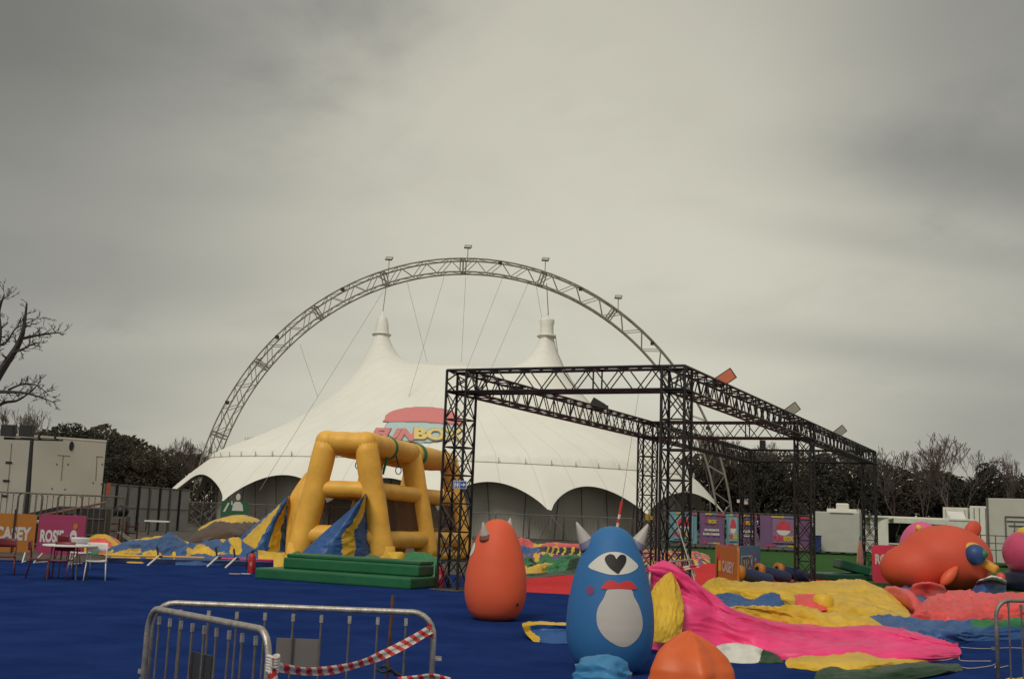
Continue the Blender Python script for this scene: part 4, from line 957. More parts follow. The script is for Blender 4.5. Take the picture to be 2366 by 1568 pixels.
sheet('coral_panel', [[(2100, 1440), (2160, 1450), (2240, 1454), (2320, 1450), (2420, 1450), (2520, 1452)], [(2110, 1416, 20.6), (2165, 1420, 20.2), (2240, 1422, 20), (2320, 1424, 20.2), (2420, 1420, 20.2), (2520, 1420, 20)], [(2130, 1392, 22), (2180, 1390, 22), (2240, 1380, 22.2), (2320, 1392, 22.2), (2420, 1396, 22), (2520, 1396, 22)],
      [(2150, 1378, 24.2), (2190, 1374, 24.2), (2225, 1358, 24.5), (2270, 1374, 24.5), (2330, 1366, 24.5), (2420, 1374, 24.5), (2520, 1376, 24.5)][:6], [(2150, 1392), (2190, 1390), (2240, 1388), (2320, 1388), (2420, 1392), (2520, 1394)]], 120, 60, [M_CORAL], hc, fold=.17, freq=(3, 2), seed=101)
drape('coral_fold', [(2098, 1428, 1414), (2150, 1424, 1396), (2215, 1416, 1380), (2270, 1414, 1392), (2330, 1413, 1384), (2420, 1412, 1390)], 1.6, 110, 34, [M_CORAL], hc, fold=.11, freq=(4, 2), seed=151)
sheet('coral_flap', [[(2060, 1392), (2110, 1424), (2145, 1426)], [(2040, 1366, 24.4), (2100, 1392, 23), (2140, 1404, 22.6)], [(2052, 1352, 25.5), (2090, 1358, 25), (2130, 1390, 24)], [(2060, 1364), (2100, 1372), (2135, 1396)]], 30, 24, [M_CORAL], hc, fold=.06, seed=103)
sheet('coral_lobe', [[(2104, 1382), (2150, 1392), (2190, 1382)], [(2102, 1362, 26.2), (2145, 1362, 25.6), (2188, 1366, 26.2)], [(2112, 1348, 27.2), (2145, 1343, 27), (2180, 1352, 27.2)], [(2118, 1358), (2145, 1356), (2176, 1360)]], 30, 24, [M_CORAL], hc, fold=.03, seed=105)
sheet('blue_strip', [[(2075, 1362), (2105, 1384), (2130, 1404)], [(2090, 1352, 27), (2116, 1370, 25.6), (2144, 1392, 23.6)], [(2105, 1354), (2135, 1372), (2160, 1388)]], 24, 14, [M_BLUE], hc, fold=.05, seed=107)
sheet('blue_panel', [[(2040, 1470), (2100, 1478), (2180, 1486), (2260, 1480), (2400, 1474), (2520, 1478)], [(2040, 1452, 18.4), (2110, 1458, 18), (2185, 1456, 17.8), (2265, 1452, 18.2), (2400, 1452, 18.3), (2520, 1454, 18.3)], [(2010, 1424, 20.4), (2080, 1430, 20), (2160, 1440, 19.6), (2260, 1438, 19.6), (2400, 1440, 19.6), (2520, 1442, 19.6)], [(2030, 1440), (2090, 1444), (2160, 1448), (2260, 1448), (2400, 1450), (2520, 1452)]], 110, 44, [M_BLUE, M_GREEN], hc, fold=.14, freq=(3, 1.5), seed=109,
      matf=lambda u_, v_: 1 if v_ > .42 and u_ > .60 + .03 * math.sin(v_ * 20) else 0)
sheet('blue_edge', [[(1990, 1424), (2040, 1446), (2090, 1452)], [(1998, 1412, 21.6), (2040, 1430, 20.6), (2080, 1444, 19.8)], [(2006, 1414), (2050, 1430), (2086, 1444)]], 24, 12, [M_NAVY], hc, fold=.05, seed=111)
# orange pointed dome and the blue cloth on an orange bag, in the very front
dm = thing('deflating_dome', 'orange pointed half-deflated dome in the front, right of the blue egg', 'inflatable', PZ(1590, 1640, 0))
c0 = G(1590, 1648); B = MB(); NRr, NTt = 40, 90
for i in range(NRr):
    t = i / (NRr - 1); z = .755 * t; rr = .43 * float(np.interp(t, [0, .3, .55, .70, .83, .915, .97, 1], [.90, .99, .90, .75, .54, .33, .15, .03]))
    for j in range(NTt):
        a = 2 * PI * j / NTt; rdg = 1 + .11 * (.3 + t) * (1 - 2.2 * abs(math.sin(2.5 * a + .4))) + .05 * nz(2.4 * math.cos(a), 2.4 * math.sin(a), t * 4)
        B.v.append((c0.x + math.cos(a) * rr * rdg + .02 * nz(z * 4, a, 3), c0.y + math.sin(a) * rr * rdg, z + .015 * nz(a * 2, z * 5, 9)))
for i in range(NRr - 1):
    for j in range(NTt): B.f.append((i * NTt + j, i * NTt + (j + 1) % NTt, (i + 1) * NTt + (j + 1) % NTt, (i + 1) * NTt + j)); B.m.append(0)
B.build('body', M_ORANGE, dm, smooth=True)
bg_ = thing('orange_bag', 'orange cloth bag at the bottom edge under the crumpled blue cloth', 'bag', G(1380, 1680))
q = G(1380, 1672); B = MB(); B.lathe([(max(.01, float(r_)), float(z_)) for r_, z_ in catmull([(.02, 0), (.20, 0), (.25, .10), (.26, .22), (.245, .32), (.18, .39), (.02, .40)], 30)], 60, q); ob = B.build('body', M_ORANGE, bg_, smooth=True)
for v in ob.data.vertices: v.co += Vector((nz(v.co.x * 5, v.co.y * 5, v.co.z * 5), nz(v.co.x * 5 + 9, v.co.y * 5, v.co.z * 5), .6 * nz(v.co.x * 6, v.co.y * 6, v.co.z * 4 + 5))) * .06
bc = thing('crumpled_cloth', 'crumpled light-blue cloth lying on the orange bag below the blue egg', 'cloth', q + UPV * .5)
B = MB(); B.lathe([(max(.01, float(r_)), float(z_)) for r_, z_ in catmull([(.02, .36), (.20, .35), (.215, .42), (.185, .49), (.10, .535), (.01, .545)], 34)], 80, q + Vector((.04, 0, 0))); ob = B.build('cloth', vinyl('light_blue_vinyl', (.045, .20, .40)), bc, smooth=True)
for v in ob.data.vertices:
    p_ = v.co * 4.5; k_ = 1 - 2.4 * abs(nz(p_.x + p_.z, p_.y, p_.z * 2.2 + 5)); k2_ = 1 - 2.4 * abs(nz(p_.x * 2.1 + 3, p_.y * 2.1, p_.z * 4))
    v.co += Vector((nz(p_.x, p_.y, p_.z) * .8, nz(p_.x + 9, p_.y, p_.z) * .8, k_ * .5)) * .06 + v.co.normalized() * (.03 * k_ + .014 * k2_)

# ------------------------------------------------------------------ inflatable bird and round monsters on the right
bp = G(2165, 1366); BL = 3.35; 
bird = thing('inflatable_bird', 'big round orange inflatable bird with blue goggle eye, yellow beak and small ear', 'inflatable', bp)
def blob(name, c, rad, m, par, f_=None, n=40, k=28, ax=None):
    B = MB()
    for i in range(k + 1):
        a = PI * i / k
        for j in range(n):
            b_ = 2 * PI * j / n; v = Vector((math.sin(a) * math.cos(b_), math.sin(a) * math.sin(b_), math.cos(a)))
            p = Vector((v.x * rad[0], v.y * rad[1], v.z * rad[2]))
            if f_: p = f_(p, v)
            if ax: p = ax[0] * p.x + ax[1] * p.y + ax[2] * p.z
            B.v.append(tuple(Vector(c) + p))
    for i in range(k):
        for j in range(n): B.f.append((i * n + j, i * n + (j + 1) % n, (i + 1) * n + (j + 1) % n, (i + 1) * n + j)); B.m.append(0)
    return B.build(name, m, par, smooth=True)
Yb = bp.y; bc_ = Vector((P(2184, 1290, Yb + .9).x, Yb + .9, .98))
M_BIRD = vinyl('bird_orange', (.60, .085, .045), var=.06, bump=.09, bscale=1.2, rough=.6)
_tl = P(2108, 1312, Yb + .92); _or = bc_ + (_tl - bc_) * .45
def birdshape(p, v):                      # one smooth skin round the fat body and the low tail bulge
    def exit_(c, rad):
        o = _or - c; d = Vector((v.x / rad[0], v.y / rad[1], v.z / rad[2])); q = Vector((o.x / rad[0], o.y / rad[1], o.z / rad[2]))
        a, b, g = d.dot(d), q.dot(d), q.dot(q) - 1; D = b * b - a * g
        return max(0, (-b + math.sqrt(D)) / a) if D > 0 else 0
    r1, r2 = exit_(bc_, (1.44, 1.22, 1.06)), exit_(_tl, (1.0, .95, .74)); k = 9
    r_ = math.log(math.exp(k * r1) + math.exp(k * r2)) / k - .02
    q = v * r_
    if _or.z + q.z < .05: q.z = .05 - _or.z + (_or.z + q.z - .05) * .1
    return q
blob('body', _or, (1, 1, 1), M_BIRD, bird, birdshape, n=64, k=44)
pe = P(2247, 1223, Yb + .75); blob('ear', pe + Vector((0, 0, -.03)), (.25, .15, .34), M_BIRD, bird, ax=(Vector((.85, 0, -.5)), Vector((0, 1, 0)), Vector((.5, 0, .85))))
pb2 = P(2253, 1281, Yb - .22); 
blob('eye_rim', pb2 + Vector((-.03, .13, 0)), (.38, .2, .37), M_YEL, bird)
blob('goggle_eye', pb2, (.32, .28, .32), M_NAVY if False else vinyl('goggle_blue', (.03, .07, .22), bump=.05), bird)
blob('pupil', pb2 + Vector((.20, -.17, .04)), (.12, .13, .13), M_GREEN, bird)
p0, p1 = P(2268, 1296, Yb + .05), P(2304, 1317, Yb - .2)
dB = (p1 - p0).normalized(); sB = dB.cross(UPV).normalized(); B = MB(); B.box(lerp(p0, p1, .4), ((p1 - p0).length * 1.25, .46, .25), ax=(dB, sB, sB.cross(dB))); ob = B.build('beak', vinyl('beak_yellow', (.66, .32, .04)), bird, smooth=True); bevel(ob, .09, 4)
p0, p1 = P(2175, 1352, Yb - .30), P(2212, 1308, Yb - .30)
B = MB(); B.path([lerp(p0, p1, t) for t in np.linspace(0, 1, 9)], [.05, .12, .16, .175, .175, .16, .13, .09, .03], 14); B.build('wing', vinyl('wing_orange', (.72, .12, .06), bump=.05), bird, smooth=True)
pk = thing('inflatable_monster', 'pink rounded inflatable peeping out behind the orange bird', 'inflatable', G(2132, 1345))
q = G(2132, 1338); blob('body', q + UPV * 1.05, (.85, .8, 1.13), M_PINK if False else vinyl('pale_pink_vinyl', (.68, .12, .26), bump=.06), pk)
blob('topknot', P(2122, 1219, q.y - .55), (.11, .1, .12), M_AMBER, pk)
pr = thing('inflatable_monster', 'pink ball-shaped inflatable with yellow crown on a dark base at the right edge', 'inflatable', G(2412, 1366))
q = G(2412, 1368); B = MB(); B.lathe([(.02, 0), (.92, 0), (.98, .1), (.97, .5), (.85, .64), (.02, .66)], 28, q + Vector((0, .5, 0))); B.build('base', vinyl('dark_navy_vinyl', (.012, .016, .04)), pr, smooth=True)
blob('body', q + Vector((0, .5, 1.22)), (1.0, .95, .85), M_PINK if False else vinyl('rose_vinyl', (.56, .075, .17), bump=.06), pr)
blob('crown', q + Vector((.02, .40, 1.86)), (.62, .62, .26), M_YEL, pr)
blob('top_ball', P(2370, 1242, q.y + .4), (.19, .19, .24), M_CORAL, pr)
blob('hand', P(2312, 1334, q.y - .2), (.15, .14, .17), M_CORAL, pr)
tb = thing('folded_tarpaulin', 'folded white and purple tarpaulin on the ground between bird and pink ball', 'tarpaulin', G(2290, 1372))
sheet('cloth', [[(2240, 1374), (2275, 1378), (2325, 1376)], [(2252, 1352, 31), (2285, 1345, 30.5), (2325, 1352, 31)], [(2264, 1338, 32), (2296, 1330, 32), (2325, 1340, 32)], [(2266, 1346), (2296, 1348), (2325, 1350)]], 26, 26, [M_WHITE, M_PURPLE, M_BLUE], tb, fold=.05, seed=121, matf=lambda u_, v_: 0 if v_ > .42 else (1 if v_ > .26 else 2))
# green folded mats, blue rollers
gm = thing('folded_mat', 'dark green padded mat folded over itself beside the far right truss post', 'mat', G(1900, 1338))
a, b_ = G(1888, 1340), G(2030, 1340); sxx = (b_ - a).normalized(); an = math.atan2(sxx.y, sxx.x)
B = MB(); B.box(lerp(a, b_, .5) + Vector((0, .6, .12)), ((b_ - a).length, 1.3, .22), an); soft(B, 'pad', vinyl('mat_green', (.012, .07, .04), bump=.2), gm, .05)
B = MB(); B.box(lerp(a, b_, .62) + Vector((0, .5, .44)), (1.1, 1.0, .34), an, ax=(Vector((.95, 0, -.22)), Vector((0, 1, 0)), Vector((.22, 0, .95)))); soft(B, 'fold', vinyl('mat_green', (.012, .07, .04)), gm, .06)
for px, py, lab in ((1733, 1354, 'nearest of the blue roller cushions, in front of the blue sign'), (1778, 1347, 'middle blue roller cushion with an orange end'), (1822, 1345, 'far blue roller cushion with an orange end, beside the black post')):
    c_ = G(px, py); d = Vector((.88, .40, -.18)).normalized(); p0 = c_ - d * .45 + UPV * .02; p1 = c_ + d * .75; r_c = .19; z_ = UPV * (r_c + .12)
    ro_ = thing('roller_cushion', lab, 'roller', lerp(p0, p1, .5), 'blue roller cushions on the red carpet')
    B = MB(); B.path([lerp(p0, p1, t) + z_ for t in (0, .04, .5, .96, 1)], [r_c * .9, r_c, r_c, r_c, r_c * .9], 22); B.build('roller', M_NAVY, ro_, smooth=True)
    dn = d.normalized(); B = MB(); B.lathe([(r_c * .5, -.05), (r_c * 1.12, -.05), (r_c * 1.12, .13), (r_c * .98, .13)], 22, p0 + z_, axis=dn); B.build('end_collar', vinyl('collar_orange', (.50, .19, .03)), ro_, smooth=True)
    B = MB(); B.lathe([(.02, -.01), (r_c * .55, 0)], 16, p0 + z_ - dn * .055, axis=dn); B.build('end_hole', M_BLACK, ro_)

# ------------------------------------------------------------------ printed sign boards
M_SO = mat('sign_orange', (.44, .16, .024), rough=.45, var=.05); M_SP = mat('sign_pink', (.34, .03, .08), rough=.45, var=.08, col2=(.29, .05, .13)); M_SB = mat('sign_sky', (.06, .17, .38), rough=.45, var=.06)  # orange and pink lowered: dimming of the left corner put into the colour
M_SR = mat('sign_red', (.58, .045, .09), rough=.45, var=.05); M_LET = mat('letter_white', (.55, .53, .50), rough=.5, var=.03)
def board(name, lab, a, b_, ht, z0, m, word, wx, wz, wpatch=None, feet=True, group=None, lean=0.0, deco=True, th=.06):
    """a rounded board standing between ground points a and b (left to right as seen), its print on the near side"""
    a, b_ = Vector(a), Vector(b_); X = (b_ - a); ln_ = X.length; X.normalize(); nrm = Vector((X.y, -X.x, 0)); up = (UPV + nrm * -lean).normalized()
    t = thing(name, lab, 'sign', lerp(a, b_, .5), group)
    B = MB(); B.slab(rrect(ln_, ht, .10), a + UPV * z0 - nrm * th, X, up, nrm, th); B.build('board', m, t)
    if word:
        q = a + UPV * z0 + X * (wx[0] * ln_) + up * (wz[0] * ht)
        if wpatch: B = MB(); B.slab(rrect((wx[1] - wx[0]) * ln_ * 1.08, (wz[1] - wz[0]) * ht * 1.15, .02), q - X * .03 - up * .03, X, up, nrm, .004); B.build('word_panel', M_LET, t)
        lettering(word, q + nrm * (.006 if wpatch else 0), X, up, nrm, (wx[1] - wx[0]) * ln_, (wz[1] - wz[0]) * ht, wpatch or M_LET, t, bold=.045)
    if feet:
        for s_ in (.14, .86):
            B = MB(); q = a + X * (s_ * ln_); B.tube(q + nrm * .38 + UPV * .02, q - nrm * .1 + UPV * .32, .02, 6); B.tube(q + nrm * .38 + UPV * .02, q - nrm * .38 + UPV * .02, .02, 6); B.build('foot', M_WPLAS, t)
    return t, X, up, nrm, ln_
def stroke(t, a, X, up, nrm, pts_, m, name, z0=0):
    B = MB(); B.slab(pts_, Vector(a) + UPV * z0, X, up, nrm, .006); B.build(name, m, t)
Lg = 'printed character-name boards'
def gl(px, py): return G(px, py)
ca, cb = gl(-60, 1296), gl(74, 1299)
t, X, up, nrm, ln_ = board('name_sign', 'orange sign board reading CASEY at the left edge behind the table', ca, cb, 1.05, .28, M_SO, 'CASEY', (.30, .93), (.30, .66), group=Lg)
B = MB(); B.box(lerp(ca, cb, .62) + nrm * .03 + UPV * .85, (.04, .03, 1.2), math.atan2(X.y, X.x)); B.build('strap', M_DARK, t)
ra, rb = gl(80, 1299), gl(188, 1304)
t, X, up, nrm, ln_ = board('name_sign', 'pink sign board reading ROSIE behind the white table', ra, rb, 1.10, .24, M_SP, 'ROSIE', (.06, .56), (.30, .62), group=Lg)
stroke(t, ra + nrm * .001, X, up, nrm, ell(ln_ * .77, .55, .10, .15, 20), M_LET, 'printed_shape', .24); stroke(t, ra + nrm * .008, X, up, nrm, ell(ln_ * .80, .80, .07, .08, 16), M_SO, 'printed_shape', .24)
stroke(t, ra + nrm * .008, X, up, nrm, ell(ln_ * .77, .50, .05, .06, 16), M_SP, 'printed_shape', .24)
ca, cb = gl(1652, 1350), gl(1703, 1368)
t, X, up, nrm, ln_ = board('name_sign', 'upright orange sign board reading CASEY beyond the pink cloth', ca, cb, 1.14, .02, M_SO, 'CASEY', (.34, .88), (.38, .66), feet=False, group=Lg)
stroke(t, ca + nrm * .001, X, up, nrm, [(ln_ * .10, .62), (ln_ * .30, .66), (ln_ * .22, 1.0), (ln_ * .17, 1.0)], M_SR, 'printed_shape', .02)
stroke(t, ca + nrm * .001, X, up, nrm, rrect(ln_ * .06, .62, .02, x0=ln_ * .09, y0=.16), M_EYEK, 'printed_shape', .02); stroke(t, ca + nrm * .008, X, up, nrm, rrect(ln_ * .12, .30, .02, x0=ln_ * .18, y0=.42), M_YEL, 'printed_shape', .02)
t2_, X2, _, n2_, _ = board('name_sign', 'red-backed board edge showing between the CASEY and STIX signs', ca - nrm * .1 + X * .15 + Vector((.0, .35, 0)), cb - nrm * .12 + Vector((0, .5, 0)) - X * .05, 1.17, .02, M_SR, None, (0, 1), (0, 1), feet=False, group=Lg)
sa, sb = gl(1700, 1352), gl(1757, 1342)
t, X, up, nrm, ln_ = board('name_sign', 'upright blue sign board reading STIX right of the orange one', sa, sb, 1.12, .02, M_SB, 'STIX', (.22, .62), (.40, .72), wpatch=mat('sign_sky_ink', (.05, .09, .25), rough=.5), feet=False, group=Lg)
for k_, (z_, r_, m_) in enumerate(((.88, .07, M_SR), (.66, .10, M_LET), (.60, .08, M_PURPLE), (.66, .05, M_SR))): stroke(t, sa + nrm * (.001 + .008 * k_), X, up, nrm, ell(ln_ * (.74 + .02 * k_), z_, r_ * .8, r_, 16), m_, 'printed_shape', .02)
ra, rb = gl(2024, 1362), gl(2120, 1366)
board('name_sign', 'red sign board reading ROSIE half hidden behind the orange bird', ra + Vector((.98, 3.2, 0)), rb + Vector((.98, 3.2, 0)), 1.22, .08, M_SR, 'ROSIE', (.07, .66), (.48, .76), feet=False, group=Lg)

# ------------------------------------------------------------------ long hoarding with printed banners behind the turf
M_HP = mat('banner_purple', (.17, .085, .19), rough=.6, var=.08, vscale=1); M_HB = mat('banner_blue', (.14, .28, .34), rough=.6, var=.08, vscale=1); M_HY = mat('banner_yellow', (.55, .40, .03), rough=.6); M_HR = mat('banner_red', (.50, .05, .08), rough=.6); M_HW = mat('banner_white', (.60, .58, .55), rough=.6)
HY = 80.0
def banner(px0, px1, pt, pbm, m, lab, kind):
    a, b_ = P(px0, pbm, HY), P(px1, pbm + (px1 - px0) * ROLL, HY); top = P(px0, pt, HY).z; a.z = b_.z = max(.02, min(a.z, b_.z)); ln_ = (b_ - a).length; ht = top - a.z
    X = (b_ - a).normalized(); nrm = Vector((X.y, -X.x, 0)); t = thing('fence_banner', lab, 'banner', Vector((a.x, a.y, 0)), 'printed banners on the hoarding behind the turf')
    B = MB(); n = 14
    for i in range(n + 1):
        for j in range(5): p = a + X * (ln_ * i / n) + UPV * (ht * j / 4) + nrm * (.05 * math.sin(i * 1.9 + j)); B.v.append(tuple(p))
    for i in range(n):
        for j in range(4): B.f.append((i * 5 + j, (i + 1) * 5 + j, (i + 1) * 5 + j + 1, i * 5 + j + 1)); B.m.append(0)
    B.build('sheet', m, t, smooth=True)
    o = a + nrm * .09
    def rect(x0, z0, x1, z1, mm_, nm='printed_block'): B = MB(); B.slab([(x0 * ln_, z0 * ht), (x1 * ln_, z0 * ht), (x1 * ln_, z1 * ht), (x0 * ln_, z1 * ht)], o, X, UPV, nrm, .01); B.build(nm, mm_, t)
    rect(.22, .93, .48, .985, M_HY); rect(.50, .94, .70, .985, M_HB if m == M_HP else M_HP); rect(.72, .92, .97, .985, M_HR)
    rect(.10, .02, .30, .07, M_HR); rect(.34, .02, .55, .06, M_HB if m == M_HP else M_HP); rect(.55, .02, .82, .07, M_HY)
    if kind == 'text':
        lettering('FUN', o + X * (.22 * ln_) + UPV * (.66 * ht), X, UPV, nrm, .13 * ln_, .12 * ht, M_HR, t, bold=.06); lettering('BOX', o + X * (.36 * ln_) + UPV * (.66 * ht), X, UPV, nrm, .36 * ln_, .13 * ht, M_HY, t, bold=.08)
        lettering('LE PARC GONFLABLE', o + X * (.20 * ln_) + UPV * (.41 * ht), X, UPV, nrm, .60 * ln_, .075 * ht, M_HW, t, bold=.05) if False else None
        for z_, x0, x1 in ((.42, .20, .78), (.29, .14, .84)):
            B = MB(); x = x0
            rg = random.Random(int(px0) + int(z_ * 100))
            while x < x1 - .02:
                w_ = rg.uniform(.03, .055); h_ = rg.uniform(.065, .085); B.slab([(x * ln_, z_ * ht), ((x + w_) * ln_, z_ * ht), ((x + w_) * ln_, (z_ + h_) * ht), (x * ln_, (z_ + h_) * ht)], o, X, UPV, nrm, .01); x += w_ + rg.choice((.01, .01, .025))
            B.build('small_print', M_HW, t)
    elif kind in ('logo', 'wide'):
        c_, w_ = (.5, .30) if kind == 'logo' else (.46, .19)
        rect(c_ - w_ * 1.15, .14, c_ + w_ * 1.15, .90, mat('banner_lilac', (.24, .14, .25), rough=.6) if m == M_HP else mat('banner_pale', (.20, .34, .40), rough=.6))
        o = a + nrm * .105
        B = MB(); B.slab([((c_ + w_ * .8 * math.cos(t_)) * ln_, (.54 + .30 * math.sin(t_)) * ht) for t_ in np.linspace(0, PI, 20)], o, X, UPV, nrm, .01); B.build('printed_dome', M_HR, t)
        B = MB(); B.slab([((c_ + w_ * .72 * math.cos(t_)) * ln_, (.54 - .16 * math.sin(t_)) * ht) for t_ in np.linspace(PI, 0, 20)], o, X, UPV, nrm, .008); B.build('printed_oval', M_HW, t)
        o2 = a + nrm * .12
        lettering('FUN', o2 + X * ((c_ - w_ * 1.1) * ln_) + UPV * (.20 * ht), X, UPV, nrm, w_ * 1.05 * ln_, .17 * ht, M_HR, t, bold=.07); lettering('BOX', o2 + X * ((c_ - .0) * ln_) + UPV * (.20 * ht), X, UPV, nrm, w_ * 1.1 * ln_, .17 * ht, M_HY, t, bold=.07)
banner(1546, 1610, 1181, 1253, M_HB, 'leftmost light-blue FUNBOX banner on the hoarding, behind the near right post', 'logo')
banner(1616, 1672, 1183, 1256, M_HP, 'purple banner with two lines of white print, left of the far left post', 'text')
banner(1678, 1708, 1186, 1259, M_HB, 'narrow light-blue FUNBOX banner beside the far left post', 'logo')
banner(1709, 1749, 1187, 1260, M_HP, 'purple banner with white print seen behind the far left post', 'text')
banner(1756, 1872, 1189, 1262, M_HP, 'widest purple FUNBOX banner at the right end of the hoarding', 'wide')
hf = thing('hoarding_fence', 'low steel fence frame carrying the printed banners behind the turf', 'fence', P(1700, 1260, HY + .3))
pa, pb3 = P(1540, 1178, HY + .25), P(1876, 1191, HY + .25); pb3.z = pa.z
B = MB(); B.tube(pa, pb3, .03, 6); B.build('rail', M_GALVD, hf)
for i in range(11):
    q = lerp(pa, pb3, i / 10); B = MB(); B.tube(Vector((q.x, q.y, 0)), q + UPV * .12, .035, 6); B.build('post', M_GALVD, hf)
kb = MB(); q0, q1 = P(1545, 1266, HY - .4), P(1876, 1280, HY - .4)
for i in range(16):
    q = lerp(q0, q1, (i + .5) / 16); kb.box(Vector((q.x, q.y, .08)), (.75, .3, .16))
ob = kb.build('ballast_blocks', M_DARK, hf)
# ------------------------------------------------------------------ crowd barriers
M_BAR = mat('bar_steel_shaded', (.15, .13, .12), rough=.6, var=.3, vscale=15, metal=.3)  # upright bars: same steel as the frame, their shade put into the colour
def barrier_proto(L_=2.0, h=1.1, nb=13, name='crowd_barrier', tube=.019, bar=.008, arch=False, m=None):
    m = m or M_GALV
    t = thing(name, '', 'barrier')
    r = .16; pts_ = [Vector((-L_ / 2, 0, .14))]
    for i in range(7): a = PI - PI / 2 * i / 6; pts_.append(Vector((-L_ / 2 + r + r * math.cos(a), 0, h - r + r * math.sin(a))))
    for i in range(7): a = PI / 2 - PI / 2 * i / 6; pts_.append(Vector((L_ / 2 - r + r * math.cos(a), 0, h - r + r * math.sin(a))))
    pts_.append(Vector((L_ / 2, 0, .14)))
    B = MB(); B.path(pts_, tube, 10); B.build('frame', m, t, smooth=True)
    B = MB(); B.tube((-L_ / 2, 0, .17), (L_ / 2, 0, .17), tube * .8, 8); B.build('bottom_rail', m, t, smooth=True)
    for i in range(nb):
        x = -L_ / 2 + L_ * (i + 1) / (nb + 1); zt = h - tube if abs(x) < L_ / 2 - r else h - r + math.sqrt(max(0, r * r - (abs(x) - L_ / 2 + r) ** 2))
        B = MB(); B.tube((x, 0, .17), (x, 0, zt - .02), bar, 6)
        B.box((x, 0, zt - .045), (bar * 2.8, bar * 2.1, .05), 0, 1)
        B.build('bar', [M_BAR, m], t)
    for x in (-L_ * .36, L_ * .36):
        B = MB(); B.path([(x, -.3, .015), (x, -.22, .06), (x, 0, .13), (x, .22, .06), (x, .3, .015)], tube * .9, 6); B.build('foot', m, t, smooth=True)
    for sx, z_ in ((L_ / 2 + .02, .78), (-L_ / 2 - .02, .62)):
        B = MB(); B.box((sx + (.02 if sx > 0 else -.02), 0, z_), (.05, .012, .03)); B.build('hook', m, t)
    return t
def put(o, a, b_, label):
    a, b_ = Vector(a), Vector(b_); c = lerp(a, b_, .5); o.location = (c.x, c.y, 0); o.rotation_euler = (0, 0, math.atan2(b_.y - a.y, b_.x - a.x)); o['label'] = label
M_GFG = mat('worn_galvanised', (.40, .37, .33), rough=.42, var=.3, vscale=14, metal=.55, bump=.15, bscale=60)
fb = barrier_proto(2.02, 1.08, 9, tube=.021, bar=.0085, m=M_GFG); fb['group'] = 'crowd barriers on the carpet'
b2 = dup(fb)
b3 = barrier_proto(2.3, 1.1, 15, tube=.021, bar=.009, m=M_GALV); b3['group'] = fb['group']; b4 = dup(fb); b5 = dup(fb)
pa, pb4 = PZ(352, 1418, 1.0), PZ(1003, 1443, 1.0)
put(fb, pa, pb4, 'nearest grey steel crowd barrier, with striped tape tied to its right end')
fb.scale = ((pb4 - pa).length / 2.02 * 1.0, 1, 1)
#('')
qa, qb = PZ(344, 1425, 1.02), PZ(622, 1500, .98)
put(b2, qa, qb, 'grey steel crowd barrier at lower left, turned sideways against the front-facing one')
b2.scale = (min(1.0, (qb - qa).length / 2.02), 1, 1)
p_ = PZ(2303, 1420, .95); put(b3, p_, p_ + Vector((2.25, .40, 0)), 'steel crowd barrier cut off by the right edge, in front of the coral cloth')
p_ = G(1512, 1385); p2_ = G(1622, 1388); put(b4, PZ(1518, 1300, 1.08), PZ(1622, 1290, 1.08), 'steel crowd barrier standing behind the peak of the pink cloth'); 
p_ = PZ(1502, 1320, 1.05); put(b5, p_, p_ + Vector((.35, 1.9, 0)), 'steel crowd barrier seen almost edge-on beside the near right post')
# plates hung on the two nearest barriers
M_PLATE = mat('grey_plate', (.15, .135, .13), rough=.6, var=.1)
d = (pb4 - pa).normalized(); nb_ = Vector((d.y, -d.x, 0))
pl = thing('plate', 'light grey sheet plate hung on the bars of the nearest barrier', 'plate', PZ(685, 1530, .75)); c0 = P(686, 1507, lerp(pa, pb4, .5).y + .03); B = MB(); B.box(c0, (.29, .012, .19), math.atan2(d.y, d.x)); B.build('sheet', M_PLATE, pl)
d2_ = (qb - qa).normalized(); c0 = P(463, 1556, lerp(qa, qb, .44).y); pl = thing('plate', 'dark grey plate hung on the sideways barrier at lower left', 'plate', c0 + Vector((0, 0, -.1))); B = MB(); B.box(c0, (.26, .012, .24), math.atan2(d2_.y, d2_.x)); B.build('sheet', mat('dark_plate', (.035, .037, .045), rough=.6), pl)
# barrier tape
M_TR = mat('tape_red', (.60, .04, .04), rough=.45, var=.08); M_TW = mat('tape_white', (.66, .62, .56), rough=.45, var=.05)
def tape(pts_, wd, name, lab, n=90, per=.075, slant=.5, nst=None):
    P_ = [Vector(p) for p in catmull(pts_, n)]; B = MB(); s_ = 0; NR_ = 5
    L_ = [0]
    for a, b_ in zip(P_, P_[1:]): L_.append(L_[-1] + (b_ - a).length)
    for i, p in enumerate(P_):
        tw_ = .5 * math.sin(L_[i] * 3.1) + .25 * math.sin(L_[i] * 9)
        dd = (P_[min(i + 1, n - 1)] - P_[max(i - 1, 0)]).normalized(); sd = UPV - dd * dd.dot(UPV); sd.normalize(); ot = dd.cross(sd)
        for j in range(NR_):
            v_ = j / (NR_ - 1) - .5; q = p + (sd * math.cos(tw_) + ot * math.sin(tw_)) * (v_ * wd) + ot * (.008 * math.sin(v_ * 9)); B.v.append(tuple(q))
    for i in range(n - 1):
        for j in range(NR_ - 1):
            B.f.append((i * NR_ + j, (i + 1) * NR_ + j, (i + 1) * NR_ + j + 1, i * NR_ + j + 1)); B.m.append(0 if ((L_[i] + slant * wd * j / (NR_ - 1)) / per) % 1 < .5 else 1)
    ob = B.build(name, [M_TR, M_TW], smooth=True); tag(ob, lab, 'barrier tape'); return ob
Yr = pb4.y; Yl = qb.y
tl_, tr2 = P(634, 1538, Yl - .03), P(996, 1452, Yr - .03)
mids = [lerp(tl_, tr2, t) + Vector((0, 0, -.115 * 4 * t * (1 - t) * (1.15 - .45 * t))) for t in (.16, .33, .5, .66, .83)]
